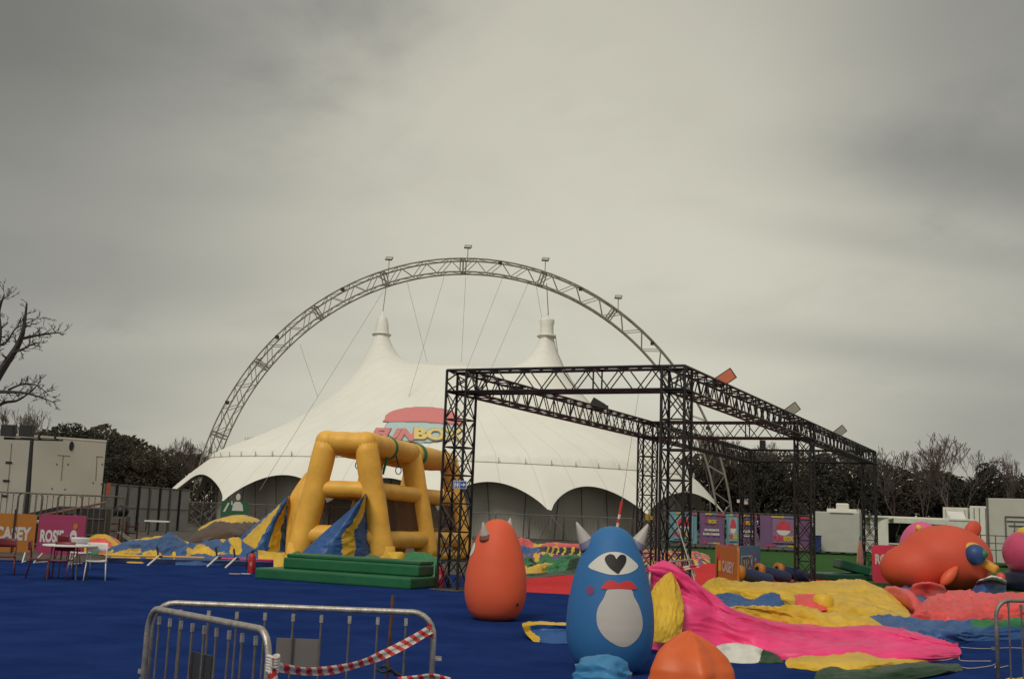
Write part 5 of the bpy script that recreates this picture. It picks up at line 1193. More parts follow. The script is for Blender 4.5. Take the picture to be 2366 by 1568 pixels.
tape([tl_] + mids + [tr2], .052, 'barrier_tape', 'red and white striped tape sagging between the two nearest barriers', n=260, per=.105, slant=1.1)
tape([P(632, 1520, Yl - .02), P(628, 1545, Yl - .04), P(634, 1575, Yl - .03), P(630, 1620, Yl - .02)], .05, 'barrier_tape', 'short striped tape end hanging down the sideways barrier\'s end post', n=60)
tape([P(994, 1440, Yr - .03), P(990, 1452, Yr - .04), P(997, 1470, Yr - .03)], .045, 'barrier_tape', 'knotted striped tape end at the nearest barrier\'s right corner', n=30)
tape([P(920, 1572, Yr - .1), P(965, 1566, Yr - .05), P(1000, 1562, Yr - .02), P(1040, 1572, Yr)], .05, 'barrier_tape', 'lowest striped tape, just above the bottom edge of the photo', n=50)
kn = MB(); q = P(630, 1532, Yl); [kn.path([q + Vector((.030 * math.cos(t), .030 * math.sin(t), z_ + .006 * math.sin(2 * t))) for t in np.linspace(0, 2 * PI, 14)[:-1]], .011, 6, closed=True) for z_ in (-.04, -.025, -.01, .006, .02, .036)]; tag(kn.build('tape_knot', M_TW, smooth=True), 'white knot of tape wound round the sideways barrier\'s end post', 'tape knot')
# rusty stake with wires
M_RUST = mat('rust', (.13, .055, .035), rough=.8, var=.4, vscale=12)
Ys = pb4.y + .25; sk_ = thing('rusty_stake', 'thin rusty stake with wire behind the right end of the nearest barrier', 'stake', Vector((P(903, 1560, Ys).x, Ys, 0)))
B = MB(); B.tube(Vector((P(900, 1568, Ys).x - .03, Ys, 0)), P(908, 1374, Ys), .013, 6); B.build('rod', M_RUST, sk_)
B = MB(); B.path([P(x, y, Ys - .06) for x, y in ((878, 1540), (890, 1536), (900, 1548), (912, 1552), (930, 1562), (945, 1568))], .012, 6); B.path([P(x, y, Ys - .07) for x, y in ((870, 1546), (886, 1552), (905, 1543), (915, 1560))], .010, 6); B.build('wire', M_DARK, sk_, smooth=True)
# tape on the barrier behind the pink cloth, guy rope
p0, p1 = P(1513, 1300, b4.location.y - .05), P(1615, 1305, b4.location.y - .05)
tape([p0, lerp(p0, p1, .5) + UPV * -.08, p1], .07, 'barrier_tape', 'faded striped tape along the barrier behind the pink cloth', n=80, per=.22)
for a, b_, Ya, Yb_, lab in (((1562, 1200), (1611, 1360), 24.5, 20.0, 'white rope slanting down from the near right truss post to the pink cloth'), ((1582, 1255), (1606, 1330), 25.5, 21.5, 'second, fainter rope just right of the white one by the near right post')):
    B = MB(); B.tube(P(*a, Ya), P(*b_, Yb_), .012 if Ya < 25 else .008, 5); tag(B.build('rope', M_ROPE), lab, 'rope')
gp = thing('guy_pole', 'thin striped red and white guy rope sleeve rising behind the blue egg', 'guy sleeve', P(1427, 1222, 60)); a, b_ = P(1437, 1158, 60), P(1426, 1218, 60)
for i in range(6):
    B = MB(); B.tube(lerp(a, b_, i / 6), lerp(a, b_, (i + 1) / 6), .075, 8); B.build('sleeve_band', (M_TR if i in (0, 1, 2, 4) else M_TW), gp)
B = MB(); B.tube(a, P(1476, 905, 92), .02, 4); B.tube(b_, G(1420, 1262), .03, 4); B.build('rope', M_CABLE, gp)
# thin white cords on the carpet at lower right
for k_, (ptsx, lab) in enumerate((([(2220, 1497), (2270, 1500), (2330, 1498), (2366, 1499)], 'thin white cord on the blue carpet, farthest of three at lower right'), ([(2140, 1530), (2190, 1526), (2215, 1518), (2222, 1528), (2290, 1529)], 'thin white cord with a loop, middle of three at lower right'), ([(2210, 1540), (2240, 1546), (2290, 1540), (2305, 1532), (2300, 1545), (2330, 1540)], 'thin white cord beside the right-edge barrier foot, nearest of three'))):
    B = MB(); B.path([tuple(p) for p in catmull([G(*q) + UPV * .018 for q in ptsx], 40)], .006, 5); tag(B.build('cord', M_ROPE, smooth=True), lab, 'cord', 'cords on the carpet')
ys_ = thing('deflated_inflatable', 'sliver of yellow cloth at the bottom edge below the right barrier', 'deflated inflatable', G(2400, 1580))
sheet('slack_vinyl', [[(2290, 1600), (2360, 1602), (2440, 1600)], [(2300, 1576, 12.4), (2360, 1572, 12.4), (2440, 1568, 12.4)], [(2330, 1570), (2370, 1562), (2440, 1560)]], 30, 14, [M_YEL], ys_, fold=.04, seed=131)

# ------------------------------------------------------------------ table and chairs
def table():
    p = G(150, 1338); t = thing('round_table', 'white round-topped table on thin grey legs beside the pink and orange signs', 'table', (p.x, p.y + .1, 0)); c = Vector((p.x, p.y + .1, 0))
    B = MB(); B.lathe([(.02, .725), (.56, .725), (.585, .735), (.585, .755), (.57, .765), (.02, .765)], 40, c); B.build('tabletop', M_WPLAS, t, smooth=False)
    for a in (45, 135, 225, 315):
        d = Vector((math.cos(math.radians(a)), math.sin(math.radians(a)), 0)); B = MB(); B.tube(c + d * .40 + UPV * .73, c + d * .46, .018, 8); B.build('leg', M_GALVD, t)
    return c
tc0 = table()
def chair(m, lab, loc, rz):
    t = thing('chair', lab, 'chair', (0, 0, 0), 'chairs around the white table')
    B = MB(); n = 8; vs = []
    for i in range(n + 1):
        for j in range(n + 1):
            x, y = -.22 + .44 * i / n, -.21 + .42 * j / n; vs.append((x, y, .45 - .018 * math.cos(PI * x / .5) + .008 * (y / .2) ** 2))
    k = len(vs); vs += [(x, y, z - .03) for x, y, z in vs]; N1 = n + 1
    fs = [(i * N1 + j, (i + 1) * N1 + j, (i + 1) * N1 + j + 1, i * N1 + j + 1) for i in range(n) for j in range(n)]
    fs += [tuple(x + k for x in f_[::-1]) for f_ in fs]
    for i in range(n):
        for a, b_ in (((i, 0), (i + 1, 0)), ((i + 1, n), (i, n)), ((0, i + 1), (0, i)), ((n, i), (n, i + 1))):
            A_, B2 = a[0] * N1 + a[1], b_[0] * N1 + b_[1]; fs.append((A_, A_ + k, B2 + k, B2))
    B.add(vs, fs); B.build('seat', m, t, smooth=True)
    B = MB(); vs = []
    for i in range(13):
        x = -.215 + .43 * i / 12
        for z in (.63, .70, .78, .83): vs.append((x, .22 + .05 * (z - .45) / .4 - .05 * (1 - (x / .215) ** 2) * -1 - .05, z - (.02 * (abs(x) / .215) ** 6 if z > .8 else 0)))
    k = len(vs); vs += [(x, y + .02, z) for x, y, z in vs]
    fs = [(i * 4 + j, (i + 1) * 4 + j, (i + 1) * 4 + j + 1, i * 4 + j + 1) for i in range(12) for j in range(3)]; fs += [tuple(x + k for x in f_[::-1]) for f_ in fs]
    fs += [(i * 4 + 3, (i + 1) * 4 + 3, (i + 1) * 4 + 3 + k, i * 4 + 3 + k) for i in range(12)] + [(i * 4 + k, (i + 1) * 4 + k, (i + 1) * 4, i * 4) for i in range(12)]
    B.add(vs, fs); B.build('backrest', m, t, smooth=True)
    for sx in (-1, 1):
        B = MB(); B.path([(sx * .205, .21, .83), (sx * .21, .20, .62), (sx * .205, .18, .44), (sx * .23, .26, 0)], .013, 8); B.build('leg', m, t, smooth=True)
        B = MB(); B.path([(sx * .20, -.18, .43), (sx * .23, -.24, 0)], .013, 8); B.build('leg', m, t, smooth=True)
    t.location = loc; t.rotation_euler = (0, 0, rz); return t
M_CRED = mat('chair_red', (.16, .02, .03), rough=.4, var=.1); M_CWHT = mat('chair_white', (.68, .66, .62), rough=.4, var=.05)
p = G(207, 1342); wc = chair(M_CWHT, 'white plastic chair with thin legs right of the white table', (p.x, p.y + .28, 0), .35)
p = G(132, 1340); rc = chair(M_CRED, 'dark red chair tucked under the near side of the white table', (p.x, p.y + .1, 0), PI + .1 + PI)
p = G(74, 1338); r2c = dup(rc, (p.x, p.y + .3, 0), -1.2 + PI, 'dark red chair at the left end of the white table')
p = G(8, 1330); dup(rc, (p.x - .1, p.y + .2, 0), .4, 'dark red chair cut off by the left edge of the photo')
p = G(163, 1318); dup(wc, (p.x, p.y + .55, 0), PI + .2, 'white chair half hidden behind the white table')
p = G(178, 1310); dup(rc, (p.x - .35, p.y + .2, 0), PI - .5, 'dark red chair on the far side of the white table')
# ------------------------------------------------------------------ white props along the edge of the striped heap: toppled barrier feet
for px, py in ((340, 1308), (478, 1310), (520, 1313)):
    p = G(px, py); o = thing('support_strut', {340: 'white leaning support strut before the blue and yellow heap, leftmost of three', 478: 'white leaning support strut before the striped heap, middle of three', 520: 'white leaning support strut nearest the left fire extinguisher'}[px], 'foot', p, 'white feet of a fallen barrier')
    B = MB(); B.tube(p + UPV * .02, p + Vector((.22, .3, .30)), .028, 6); B.build('strut', M_WPLAS, o)
    B = MB(); B.tube(p + Vector((.20, .3, .25)), p + Vector((.12, .35, .55)), .03, 6); B.box(p + Vector((.24, .3, .27)), (.14, .06, .06)); B.build('clamp', M_DARK, o)
fbr = thing('fallen_barrier', 'orange-edged barrier panel lying flat in front of the blue and yellow heap', 'barrier', G(430, 1304))
a, b_ = G(235, 1300), G(650, 1310); B = MB(); B.tube(a + Vector((0, .15, .22)), lerp(a, b_, .55) + Vector((0, .15, .22)), .03, 6); B.build('rail', M_AMBER, fbr)
B = MB(); B.tube(lerp(a, b_, .62) + Vector((0, .1, .2)), b_ + Vector((-.2, .1, .2)), .03, 6); B.build('rail', M_PINK, fbr)
B = MB(); B.box(lerp(a, b_, .5) + Vector((0, .35, .08)), ((b_ - a).length * .98, .4, .12), math.atan2((b_ - a).y, (b_ - a).x)); B.build('underside', M_NAVY, fbr)
pl = thing('card', 'pale pink and white card lying on the carpet before the left extinguisher', 'card', G(555, 1326)); B = MB(); c0 = G(542, 1326); B.box(c0 + UPV * .016, (.28, .18, .012), .1); B.build('card_sheet', mat('card_pink', (.55, .34, .30), rough=.7), pl)
B = MB(); c0 = G(568, 1326); B.box(c0 + UPV * .017, (.24, .16, .012), -.05); B.build('card_sheet', M_WPLAS, pl)

# ------------------------------------------------------------------ left: lamp mast, white trailer, ramp, clutter, fence
lm = thing('lamp_mast', 'dark steel T-shaped lamp mast with two box floodlights at left', 'lamp mast', Vector((P(62, 1190, 40).x, 40, 0)))
pt_ = P(74, 1014, 40); B = MB(); B.path([(P(62, 1200, 40).x - .03, 40, 0), (lerp(P(62, 1200, 40), pt_, .5).x, 40, pt_.z * .5), pt_], [.14, .09, .065], 10); B.build('mast', M_DARK, lm)
ca_, cb_ = P(10, 1012, 40), P(145, 1016, 40); B = MB(); B.tube(ca_, cb_, .045, 8); B.build('crossbar', M_DARK, lm)
for px, wd in ((20, .60), (62, .60)):
    B = MB(); B.box(P(px, 996, 40) + UPV * .03, (wd * .78, .3, .42), 0); ob = B.build('lamp_head', M_DARK, lm); bevel(ob, .02)
for px in (88, 126):
    B = MB(); B.tube(P(px, 1012, 39.9), P(px + 8, 997, 39.9), .045, 6); B.build('bracket', M_DARK, lm)
M_TRAIL = mat('trailer_white', (.50, .485, .43), rough=.5, var=.05, vscale=.8, col2=(.56, .545, .48), detail=8)
trl = thing('box_trailer', 'big off-white box trailer with black oval vent at the left edge', 'trailer', Vector((P(100, 1180, 46).x, 46, 0)))
c1, c0 = P(247, 1017, 46.5), P(-40, 1000, 43.5); top = c1.z; z0 = .75
def prism(name, a, b_, depth, z0, z1, m, par, bev=.03):
    X = Vector((b_.x - a.x, b_.y - a.y, 0)); ln_ = X.length; X.normalize(); Y_ = Vector((-X.y, X.x, 0)); B = MB(); B.box(Vector((a.x, a.y, 0)) + X * ln_ / 2 + Y_ * depth / 2 + UPV * (z0 + z1) / 2, (ln_, depth, z1 - z0), ax=(X, Y_, UPV)); ob = B.build(name, m, par); bevel(ob, bev, 2); return X, Vector((X.y, -X.x, 0)), ln_
Xt, Nt_, lt = prism('box_body', c0, c1, 2.5, z0, top, M_TRAIL, trl)
B = MB(); q = Vector((c0.x, c0.y, 0)); B.box(q + Xt * lt / 2 + Nt_ * .004 + UPV * (top - .03), (lt, .03, .07), ax=(Xt, Nt_, UPV)); B.build('roof_trim', M_WPAINT, trl)
def onface(px, py): r_ = ray(px, py); n_ = Nt_; t_ = (q - EYEP).dot(n_) / r_.dot(n_); return EYEP + r_ * t_
B = MB(); c_ = onface(165, 1030); B.slab([(.09 * math.cos(t_), .20 * math.sin(t_)) for t_ in np.linspace(0, 2 * PI, 24)[:-1]], c_, Xt, UPV, Nt_, .03); B.build('oval_vent', M_DARK, trl)
for px0, py0, px1, py1 in ((146, 1052, 141, 1110), (224, 1054, 221, 1110), (133, 1051, 162, 1053), (222, 1054, 238, 1055), (27, 1024, 15, 1160)):
    B = MB(); B.tube(onface(px0, py0) + Nt_ * .005, onface(px1, py1) + Nt_ * .005, .012, 4); B.build('panel_seam', M_GALVD, trl)
for px, py in ((131, 1072), (157, 1072), (236, 1072), (120, 1128), (150, 1130), (215, 1115), (234, 1118)):
    B = MB(); B.box(onface(px, py), (.05, .03, .06), ax=(Xt, Nt_, UPV)); B.build('latch', M_GALVD, trl)
for px, py in ((20, 1068), (14, 1110), (10, 1145)):
    B = MB(); B.box(onface(px, py), (.24, .05, .08), ax=(Xt, Nt_, UPV)); B.build('hinge', M_DARK, trl)
B = MB(); B.box(q + Xt * lt / 2 - Nt_ * 1.2 + UPV * .55, (lt * .96, 1.9, .4), ax=(Xt, Nt_, UPV)); B.build('chassis', M_DARK, trl)
for s_ in (.55, .68, .81):
    B = MB(); B.lathe([(.1, -.14), (.44, -.14), (.47, -.09), (.47, .09), (.44, .14), (.1, .14)], 24, q + Xt * lt * s_ - Nt_ * .25 + UPV * .47, axis=Nt_); B.build('wheel', M_BLACK, trl, smooth=False)
B = MB(); B.box(onface(245, 1128) + Xt * .1, (.14, .04, .5), ax=(Xt, Nt_, UPV)); tag(B.build('orange_board', mat('board_orange', (.45, .10, .04))), 'small orange board at the right end of the white trailer', 'board')
rp = thing('ramp', 'long dark sloping ramp with pale edge rising to the right before the white trailer', 'ramp', P(120, 1210, 41))
a, b_ = P(12, 1212, 41), P(160, 1178, 42); B = MB(); X_ = (b_ - a).normalized(); up = Vector((0, 1, 0)).cross(X_) * -1
B.box(lerp(a, b_, .5), ((b_ - a).length, 1.6, .34), ax=(X_, Vector((0, 1, 0)), X_.cross(Vector((0, 1, 0))))); B.build('deck', M_DARK, rp)
for s_ in (.12, .5, .9):
    c_ = lerp(a, b_, s_); B = MB(); B.box((c_.x, c_.y, c_.z / 2), (.12, .8, max(.05, c_.z - .1))); B.build('support', M_DARK, rp)
B = MB(); B.tube(P(8, 1208, 40.1), P(245, 1160, 42), .05, 6); B.build('edge_rail', mat('rail_rust', (.22, .12, .085), rough=.7), rp)
B = MB(); B.tube(P(70, 1206, 40), P(178, 1200, 40), .07, 6); B.build('edge_rail', M_GREYP, rp)
# distant crowd barriers with arched tops
fp = barrier_proto(2.3, 1.95, 10, tube=.03, bar=.014, m=M_GALVD); fp['group'] = 'crowd barriers before the white trailer'
put(fp, P(-14, 1200, 39), P(50, 1204, 39), 'arched crowd barrier at the far left, in front of the trailer'); 
o = dup(fp); put(o, P(62, 1200, 39.4), P(160, 1204, 39.4), 'arched crowd barrier right of the lamp mast, in front of the trailer')
o = dup(fp); put(o, P(165, 1200, 39.8), P(250, 1206, 40.4), 'arched crowd barrier in front of the trailer\'s right end')
# dark box, crates, folded trolleys
bx = thing('flight_case', 'large black box standing right of the pink sign before the fence', 'case', P(216, 1230, 42)); c_ = P(216, 1200, 42); B = MB(); B.box((c_.x, 42, .78), (1.08, .9, 1.5), .1); ob = B.build('shell', M_DARK, bx); bevel(ob, .05, 2)
B = MB(); B.box((c_.x + .03, 41.53, 1.1), (1.04, .03, .04), .1); B.build('edge_band', M_GALVD, bx); B = MB(); B.box((c_.x + .03, 41.53, .5), (1.04, .03, .04), .1); B.build('edge_band', M_GALVD, bx)
bl_ = thing('bin_bag', 'round black sack on top of clutter by the fence', 'sack', P(281, 1180, 52)); c_ = P(281, 1178, 52); blob('sack', (c_.x, 52, c_.z - .05), (.34, .3, .30), M_BLACK, bl_)
B = MB(); B.box((c_.x, 52, (c_.z - .3) / 2), (.7, .6, c_.z - .3)); tag(B.build('crate', mat('crate_grey', (.12, .11, .10), rough=.8, var=.3)), 'grey crate under the round black sack', 'crate')
for px, py, sz, m_, lab in ((262, 1218, .8, 'red', 'small red trolley frame by the black box'), (305, 1218, .7, 'red', 'second small red trolley frame, nearer the tent')):
    c_ = P(px, py, 49); t = thing('trolley', lab, 'trolley', (c_.x, 49, 0), 'red trolleys by the fence'); B = MB()
    for sx in (-.25, .25): B.tube((c_.x + sx, 49, 0), (c_.x + sx, 49, sz * 1.3), .035, 6)
    for z_ in (.2, .6, 1.0): B.tube((c_.x - .25, 49, z_ * sz), (c_.x + .25, 49, z_ * sz), .03, 6)
    B.build('frame', mat('trolley_red', (.14, .02, .02), rough=.6), t); B = MB(); B.box((c_.x, 48.7, .12), (.6, .6, .05)); B.build('platform', M_GALVD, t)
t = thing('folded_ladder', 'grey folded ladder lying on the ground by the red trolleys', 'ladder', P(290, 1226, 47)); a, b_ = P(272, 1222, 47), P(312, 1240, 46); B = MB()
for dy in (0, .35):
    B.tube(Vector((a.x, a.y + dy, .5)), Vector((b_.x, b_.y + dy, .05)), .035, 5)
for s_ in np.linspace(.1, .9, 6): c_ = lerp(Vector((a.x, a.y, .5)), Vector((b_.x, b_.y, .05)), float(s_)); B.tube(c_, c_ + Vector((0, .35, 0)), .02, 5)
B.build('rails', M_GALV, t)
wp = thing('white_plank', 'white plank lying on the bare ground between fence and tent', 'plank', P(364, 1203, 62)); c_ = G(383, 1203); B = MB(); B.box((P(364, 1203, 62).x, 62, .78), (1.35, .4, .08), .05); B.build('plank', M_WPLAS, wp); B = MB(); B.box((P(364, 1203, 62).x - .5, 62, .36), (.08, .3, .72)); B.box((P(364, 1203, 62).x + .5, 62, .36), (.08, .3, .72)); B.build('trestle', M_GALVD, wp)
# grey sheeted fence, panel by panel
M_SHEETF = mat('fence_sheet', (.30, .29, .275), rough=.8, var=.12, vscale=1.2)
fa, fb_ = P(246, 1116, 66), P(440, 1131, 76); npan = 8
fen = thing('sheeted_fence', 'tall grey sheeted steel fence with dark posts between the trailer and the tent', 'fence', Vector((lerp(fa, fb_, .5).x, 71, 0)))
for i in range(npan):
    a, b_ = lerp(fa, fb_, i / npan), lerp(fa, fb_, (i + 1) / npan); zt = a.z
    B = MB(); n = 6
    for k_ in range(n + 1):
        for j in range(4): p = lerp(a, b_, k_ / n); B.v.append((p.x, p.y + .06 * math.sin(k_ * 2.3 + j * 1.7 + i), .05 + (zt - .12) * j / 3))
    for k_ in range(n):
        for j in range(3): B.f.append((k_ * 4 + j, (k_ + 1) * 4 + j, (k_ + 1) * 4 + j + 1, k_ * 4 + j + 1)); B.m.append(0)
    B.build('sheet', M_SHEETF, fen, smooth=True)
    B = MB(); B.tube((a.x, a.y - .15, 0), (a.x, a.y - .15, zt), .10, 6); B.build('post', M_DARK if i % 2 else M_GALVD, fen)
    B = MB(); B.tube((a.x, a.y - .13, zt - .04), (b_.x, b_.y - .13, b_.z - .04), .045, 6); B.build('rail', M_GALVD, fen); B = MB(); B.tube((a.x, a.y - .12, zt * .5), (b_.x, b_.y - .12, b_.z * .5), .03, 6); B.build('rail', M_GALVD, fen)
# green board with white figures
gp_ = thing('green_board', 'dark green board with white figures in front of the tent\'s left openings', 'board', P(540, 1200, 84)); a, b_ = P(509, 1200, 84), P(572, 1203, 84); X_ = Vector(((b_ - a).x, (b_ - a).y, 0)).normalized(); zt = P(509, 1156, 84).z
B = MB(); o_ = Vector((a.x, a.y, .15)); W_ = (b_ - a).length; B.slab([(0, 0), (W_, 0), (W_, zt - .15), (0, zt - .15)], o_, X_, UPV, Vector((0, -1, 0)), .06); B.build('panel', mat('board_green', (.02, .10, .045), rough=.5, var=.1), gp_)
for pts_ in (ell(W_ * .60, 2.35, .17, .26, 16), [(W_ * .40, 1.3), (W_ * .82, 1.3), (W_ * .78, 1.75), (W_ * .68, 1.98), (W_ * .50, 1.98), (W_ * .44, 1.8)], [(W_ * .08, 1.2), (W_ * .16, 1.2), (W_ * .30, 1.85), (W_ * .24, 1.9)], [(W_ * .36, 1.75), (W_ * .42, 1.70), (W_ * .40, 2.0), (W_ * .36, 2.02)]):
    B = MB(); B.slab(pts_, o_ - Vector((0, .06, 0)), X_, UPV, Vector((0, -1, 0)), .01); B.build('white_figure', M_LET, gp_)
for px in (512, 569):
    B = MB(); c_ = P(px, 1200, 84.2); B.tube((c_.x, 84.2, 0), (c_.x, 84.2, 1.0), .05, 6); B.build('leg', M_DARK, gp_)
dbx = thing('dark_bin', 'small dark bin left of the green board', 'bin', P(508, 1240, 70)); B = MB(); c_ = P(508, 1240, 60); B.lathe([(.28, 0), (.34, .9), (.38, .92), (.36, 1.05), (.1, 1.1)], 18, (c_.x, 60, .0)); B.build('barrel', M_DARK, dbx)

# ------------------------------------------------------------------ barrier line before the tent: tall bar fence panels
tf = barrier_proto(3.3, 2.0, 22, name='bar_fence_panel', tube=.035, bar=.016, m=M_GALVD)
tf['category'] = 'fence panel'; tf['group'] = 'bar fence panels standing in a row before the tent openings'; tf['label'] = 'grey upright-barred fence panel standing in the row before the tent openings'
NF = 15
row0, row1 = P(395, 1200, 90), P(1545, 1222, 84)
for i in range(NF):
    a, b_ = lerp(row0, row1, i / NF), lerp(row0, row1, (i + 1) / NF); o = tf if i == 0 else dup(tf)
    put(o, a, b_, 'grey upright-barred fence panel standing in the row before the tent openings'); o.scale = (((b_ - a).length - .08) / 3.3, 1, 1)

# ------------------------------------------------------------------ right: kiosk, caravan, containers
YK = 78
cv = thing('white_kiosk', 'plain pale grey box kiosk with a rooftop unit on the turf', 'kiosk', Vector((P(1930, 1276, YK).x, YK, 0)))
a, b_ = P(1872, 1180, YK), P(1986, 1183, YK - 1.25); Xk, Nk, lk = prism('body', a, b_, 4.0, .18, P(1872, 1180, YK).z, M_GREYP, cv, .05)
zt = P(1872, 1180, YK).z
B = MB(); B.box(Vector((a.x, a.y, 0)) + Xk * lk * .66 - Nk * 1.2 + UPV * (zt + .1), (lk * .66, 1.8, .26), ax=(Xk, Nk, UPV)); bevel(B.build('roof_step', M_WPAINT, cv), .04)
B = MB(); B.box(Vector((a.x, a.y, 0)) + Xk * lk * .64 - Nk * .9 + UPV * (zt + .42), (.85, .8, .42), ax=(Xk, Nk, UPV)); bevel(B.build('roof_unit', M_WPAINT, cv), .08)
B = MB(); B.box(Vector((a.x, a.y, 0)) + Xk * lk * .64 + Nk * .02 + UPV * (zt - .08), (1.6, .05, .06), ax=(Xk, Nk, UPV)); B.build('vent', M_GALVD, cv)
B = MB(); B.tube(Vector((a.x, a.y, zt + .1)) + Xk * lk * .95, Vector((a.x, a.y, zt + .9)) + Xk * lk * 1.0, .03, 5); B.build('aerial', M_GALVD, cv)
for s_ in (.1, .35, .65, .92):
    B = MB(); B.box(Vector((a.x, a.y, .09)) + Xk * lk * s_ - Nk * .3, (.3, .3, .18), ax=(Xk, Nk, UPV)); B.build('foot', M_DARK, cv)
bb = thing('blue_bin', 'blue plastic bin at the left corner of the pale kiosk', 'bin', P(1880, 1262, YK - 1)); c_ = P(1883, 1262, YK - 1); B = MB(); B.box((c_.x, YK - 1, .68), (.72, .7, 1.1)); B.box((c_.x, YK - 1, 1.27), (.8, .78, .08)); bevel(B.build('tub', M_NAVY, bb), .05)
B = MB(); B.lathe([(.02, -.05), (.14, -.05), (.14, .05), (.02, .05)], 12, (c_.x - .2, YK - 1.4, .14), axis=(1, 0, 0)); B.build('wheel', M_BLACK, bb)
fk = thing('food_stall', 'white food stall trailer with raised hatch, awning and counter in a dark opening', 'food stall', Vector((P(2120, 1270, 70).x, 70, 0)))
YF = 70; zt = P(2035, 1196, YF).z; x0, xh0, xh1, x1 = (P(px, 1200, YF).x for px in (2022, 2052, 2178, 2250))
zc = P(2100, 1256, YF).z; zh = P(2100, 1209, YF).z
def bxp(name, x0_, x1_, y0_, y1_, z0_, z1_, m, par, bev=.0):
    B = MB(); B.box(((x0_ + x1_) / 2, (y0_ + y1_) / 2, (z0_ + z1_) / 2), (x1_ - x0_, y1_ - y0_, z1_ - z0_)); ob = B.build(name, m, par)
    if bev: bevel(ob, bev)
    return ob
B = MB(); n = 10
for i in range(n + 1):
    t_ = PI / 2 * i / n
    for z_ in (.35, zt): B.v.append((xh0 - (xh0 - x0) * math.sin(t_), YF + .9 * (1 - math.cos(t_)), z_))
for i in range(n): B.f.append((i * 2, i * 2 + 1, i * 2 + 3, i * 2 + 2)); B.m.append(0)
B.build('rounded_end', M_WPAINT, fk, smooth=True)
bxp('front_lower', xh0 + .003, x1, YF, YF + .08, .35, zc, M_WPAINT, fk); bxp('front_side', xh1, x1, YF + .002, YF + .08, zc, zt, M_WPAINT, fk); bxp('front_header', xh0 + .003, xh1, YF + .003, YF + .08, zh, zt, M_WPAINT, fk)
bxp('back_wall', x0, x1, YF + 2.2, YF + 2.3, .35, zt, M_WPAINT, fk); bxp('roof', x0 - .05, x1 + .05, YF - .05, YF + 2.35, zt + .003, zt + .14, M_WPAINT, fk, .03); bxp('floor', x0 + .1, x1, YF + .1, YF + 2.2, .3, .4, M_DARK, fk)
bxp('interior_shade', xh0, xh1, YF + 1.5, YF + 1.6, zc - .4, zh, M_DARK, fk); bxp('counter', xh0, xh1, YF - .25, YF + .25, zc - .05, zc + .02, M_WPAINT, fk)  # dark sheet before the back wall stands in for shade inside the stall
for i, px in enumerate((2078, 2092, 2105, 2124, 2140, 2160)):
    q = P(px, 1240, YF + .8); h_ = (.55, .8, .35, .65, .4, .7)[i]; bxp('appliance', q.x - .2, q.x + .2, YF + .6, YF + 1.0, zc, zc + h_, (M_GALVD, M_DARK, M_WPLAS, M_GALVD, M_RED, M_DARK)[i], fk, .03)
hz = P(2100, 1193, YF).z; B = MB(); B.box(((xh0 + xh1) / 2, YF - .5, zt - .02), (xh1 - xh0, 1.0, .05), ax=(Vector((1, 0, 0)), Vector((0, .99, -.1)), Vector((0, .1, .99)))); B.build('raised_hatch', M_WPAINT, fk)
bxp('awning_valance', xh0, xh1, YF - 1.03, YF - .98, P(2120, 1209, YF - 1).z, P(2120, 1198, YF - 1).z, mat('valance', (.62, .62, .54), rough=.7), fk)
for px in (2070, 2176):
    B = MB(); c_ = P(px, 1200, YF).x; B.tube((c_, YF, zc + .5), (c_, YF - .95, zt - .1), .025, 5); B.build('hatch_stay', M_GALV, fk)
for i in range(2):
    B = MB(); B.lathe([(.1, -.1), (.3, -.1), (.3, .1), (.1, .1)], 16, (lerp(x0, x1, .5) + i * .7, YF + .15, .3), axis=(0, 1, 0)); B.build('wheel', M_BLACK, fk)
def container(name, lab, px0, px1, pt, Y, depth, z0=.1, rz=0, ribs=True, m=None):
    a, b_ = P(px0, pt, Y), P(px1, pt + (px1 - px0) * ROLL, Y - (px1 - px0) * Y / FPX * .42); t = thing(name, lab, 'container', Vector(((a.x + b_.x) / 2, Y, 0)), 'white containers behind the stall'); X_, N_, l_ = prism('shell', a, b_, depth, z0, a.z, m or M_WPAINT, t, .04)
    return t, X_, N_, l_, Vector((a.x, a.y, 0)), a.z
t, X_, N_, l_, o_, zt = container('container', 'white container behind the food stall, left of the narrow one', 2178, 2236, 1171, 92, 6)
for s_ in (.12, .88):
    B = MB(); B.box(o_ + X_ * l_ * s_ + N_ * .02 + UPV * zt * .5, (.1, .06, zt * .92), ax=(X_, N_, UPV)); B.build('corner_post', M_GREYP, t)
B = MB(); B.box(o_ + X_ * l_ * .78 + N_ * .03 + UPV * zt * .72, (.2, .05, .2), ax=(X_, N_, UPV)); B.build('vent', M_RUST, t)
aw = thing('white_awning', 'bright white sloping awning beside the container, right of the stall', 'awning', P(2200, 1230, 84)); a, b_ = P(2186, 1182, 84), P(2232, 1202, 84); B = MB()
for sgn in (0, 1):
    pass
B.add([P(2186, 1181, 86), P(2226, 1183, 86), P(2234, 1204, 83), P(2196, 1198, 83)], [(0, 1, 2, 3)]); B.add([p + UPV * .03 for p in (P(2186, 1181, 86), P(2226, 1183, 86), P(2234, 1204, 83), P(2196, 1198, 83))], [(0, 1, 2, 3)]); B.build('canopy', M_WPLAS, aw)
for px, py, Y in ((2196, 1198, 83), (2234, 1204, 83)):
    c_ = P(px, py, Y); B = MB(); B.tube((c_.x, Y, 0), c_, .04, 6); B.build('pole', M_GALVD, aw)
t, X_, N_, l_, o_, zt = container('container', 'narrow white container between the stall and the largest container', 2240, 2281, 1168, 88, 6)
for s_ in (.25, .55, .9):
    B = MB(); B.tube(o_ + X_ * l_ * s_ + N_ * .03 + UPV * .3, o_ + X_ * l_ * s_ + N_ * .03 + UPV * (zt - .15), .03, 5); B.build('lock_bar', M_GALVD, t)
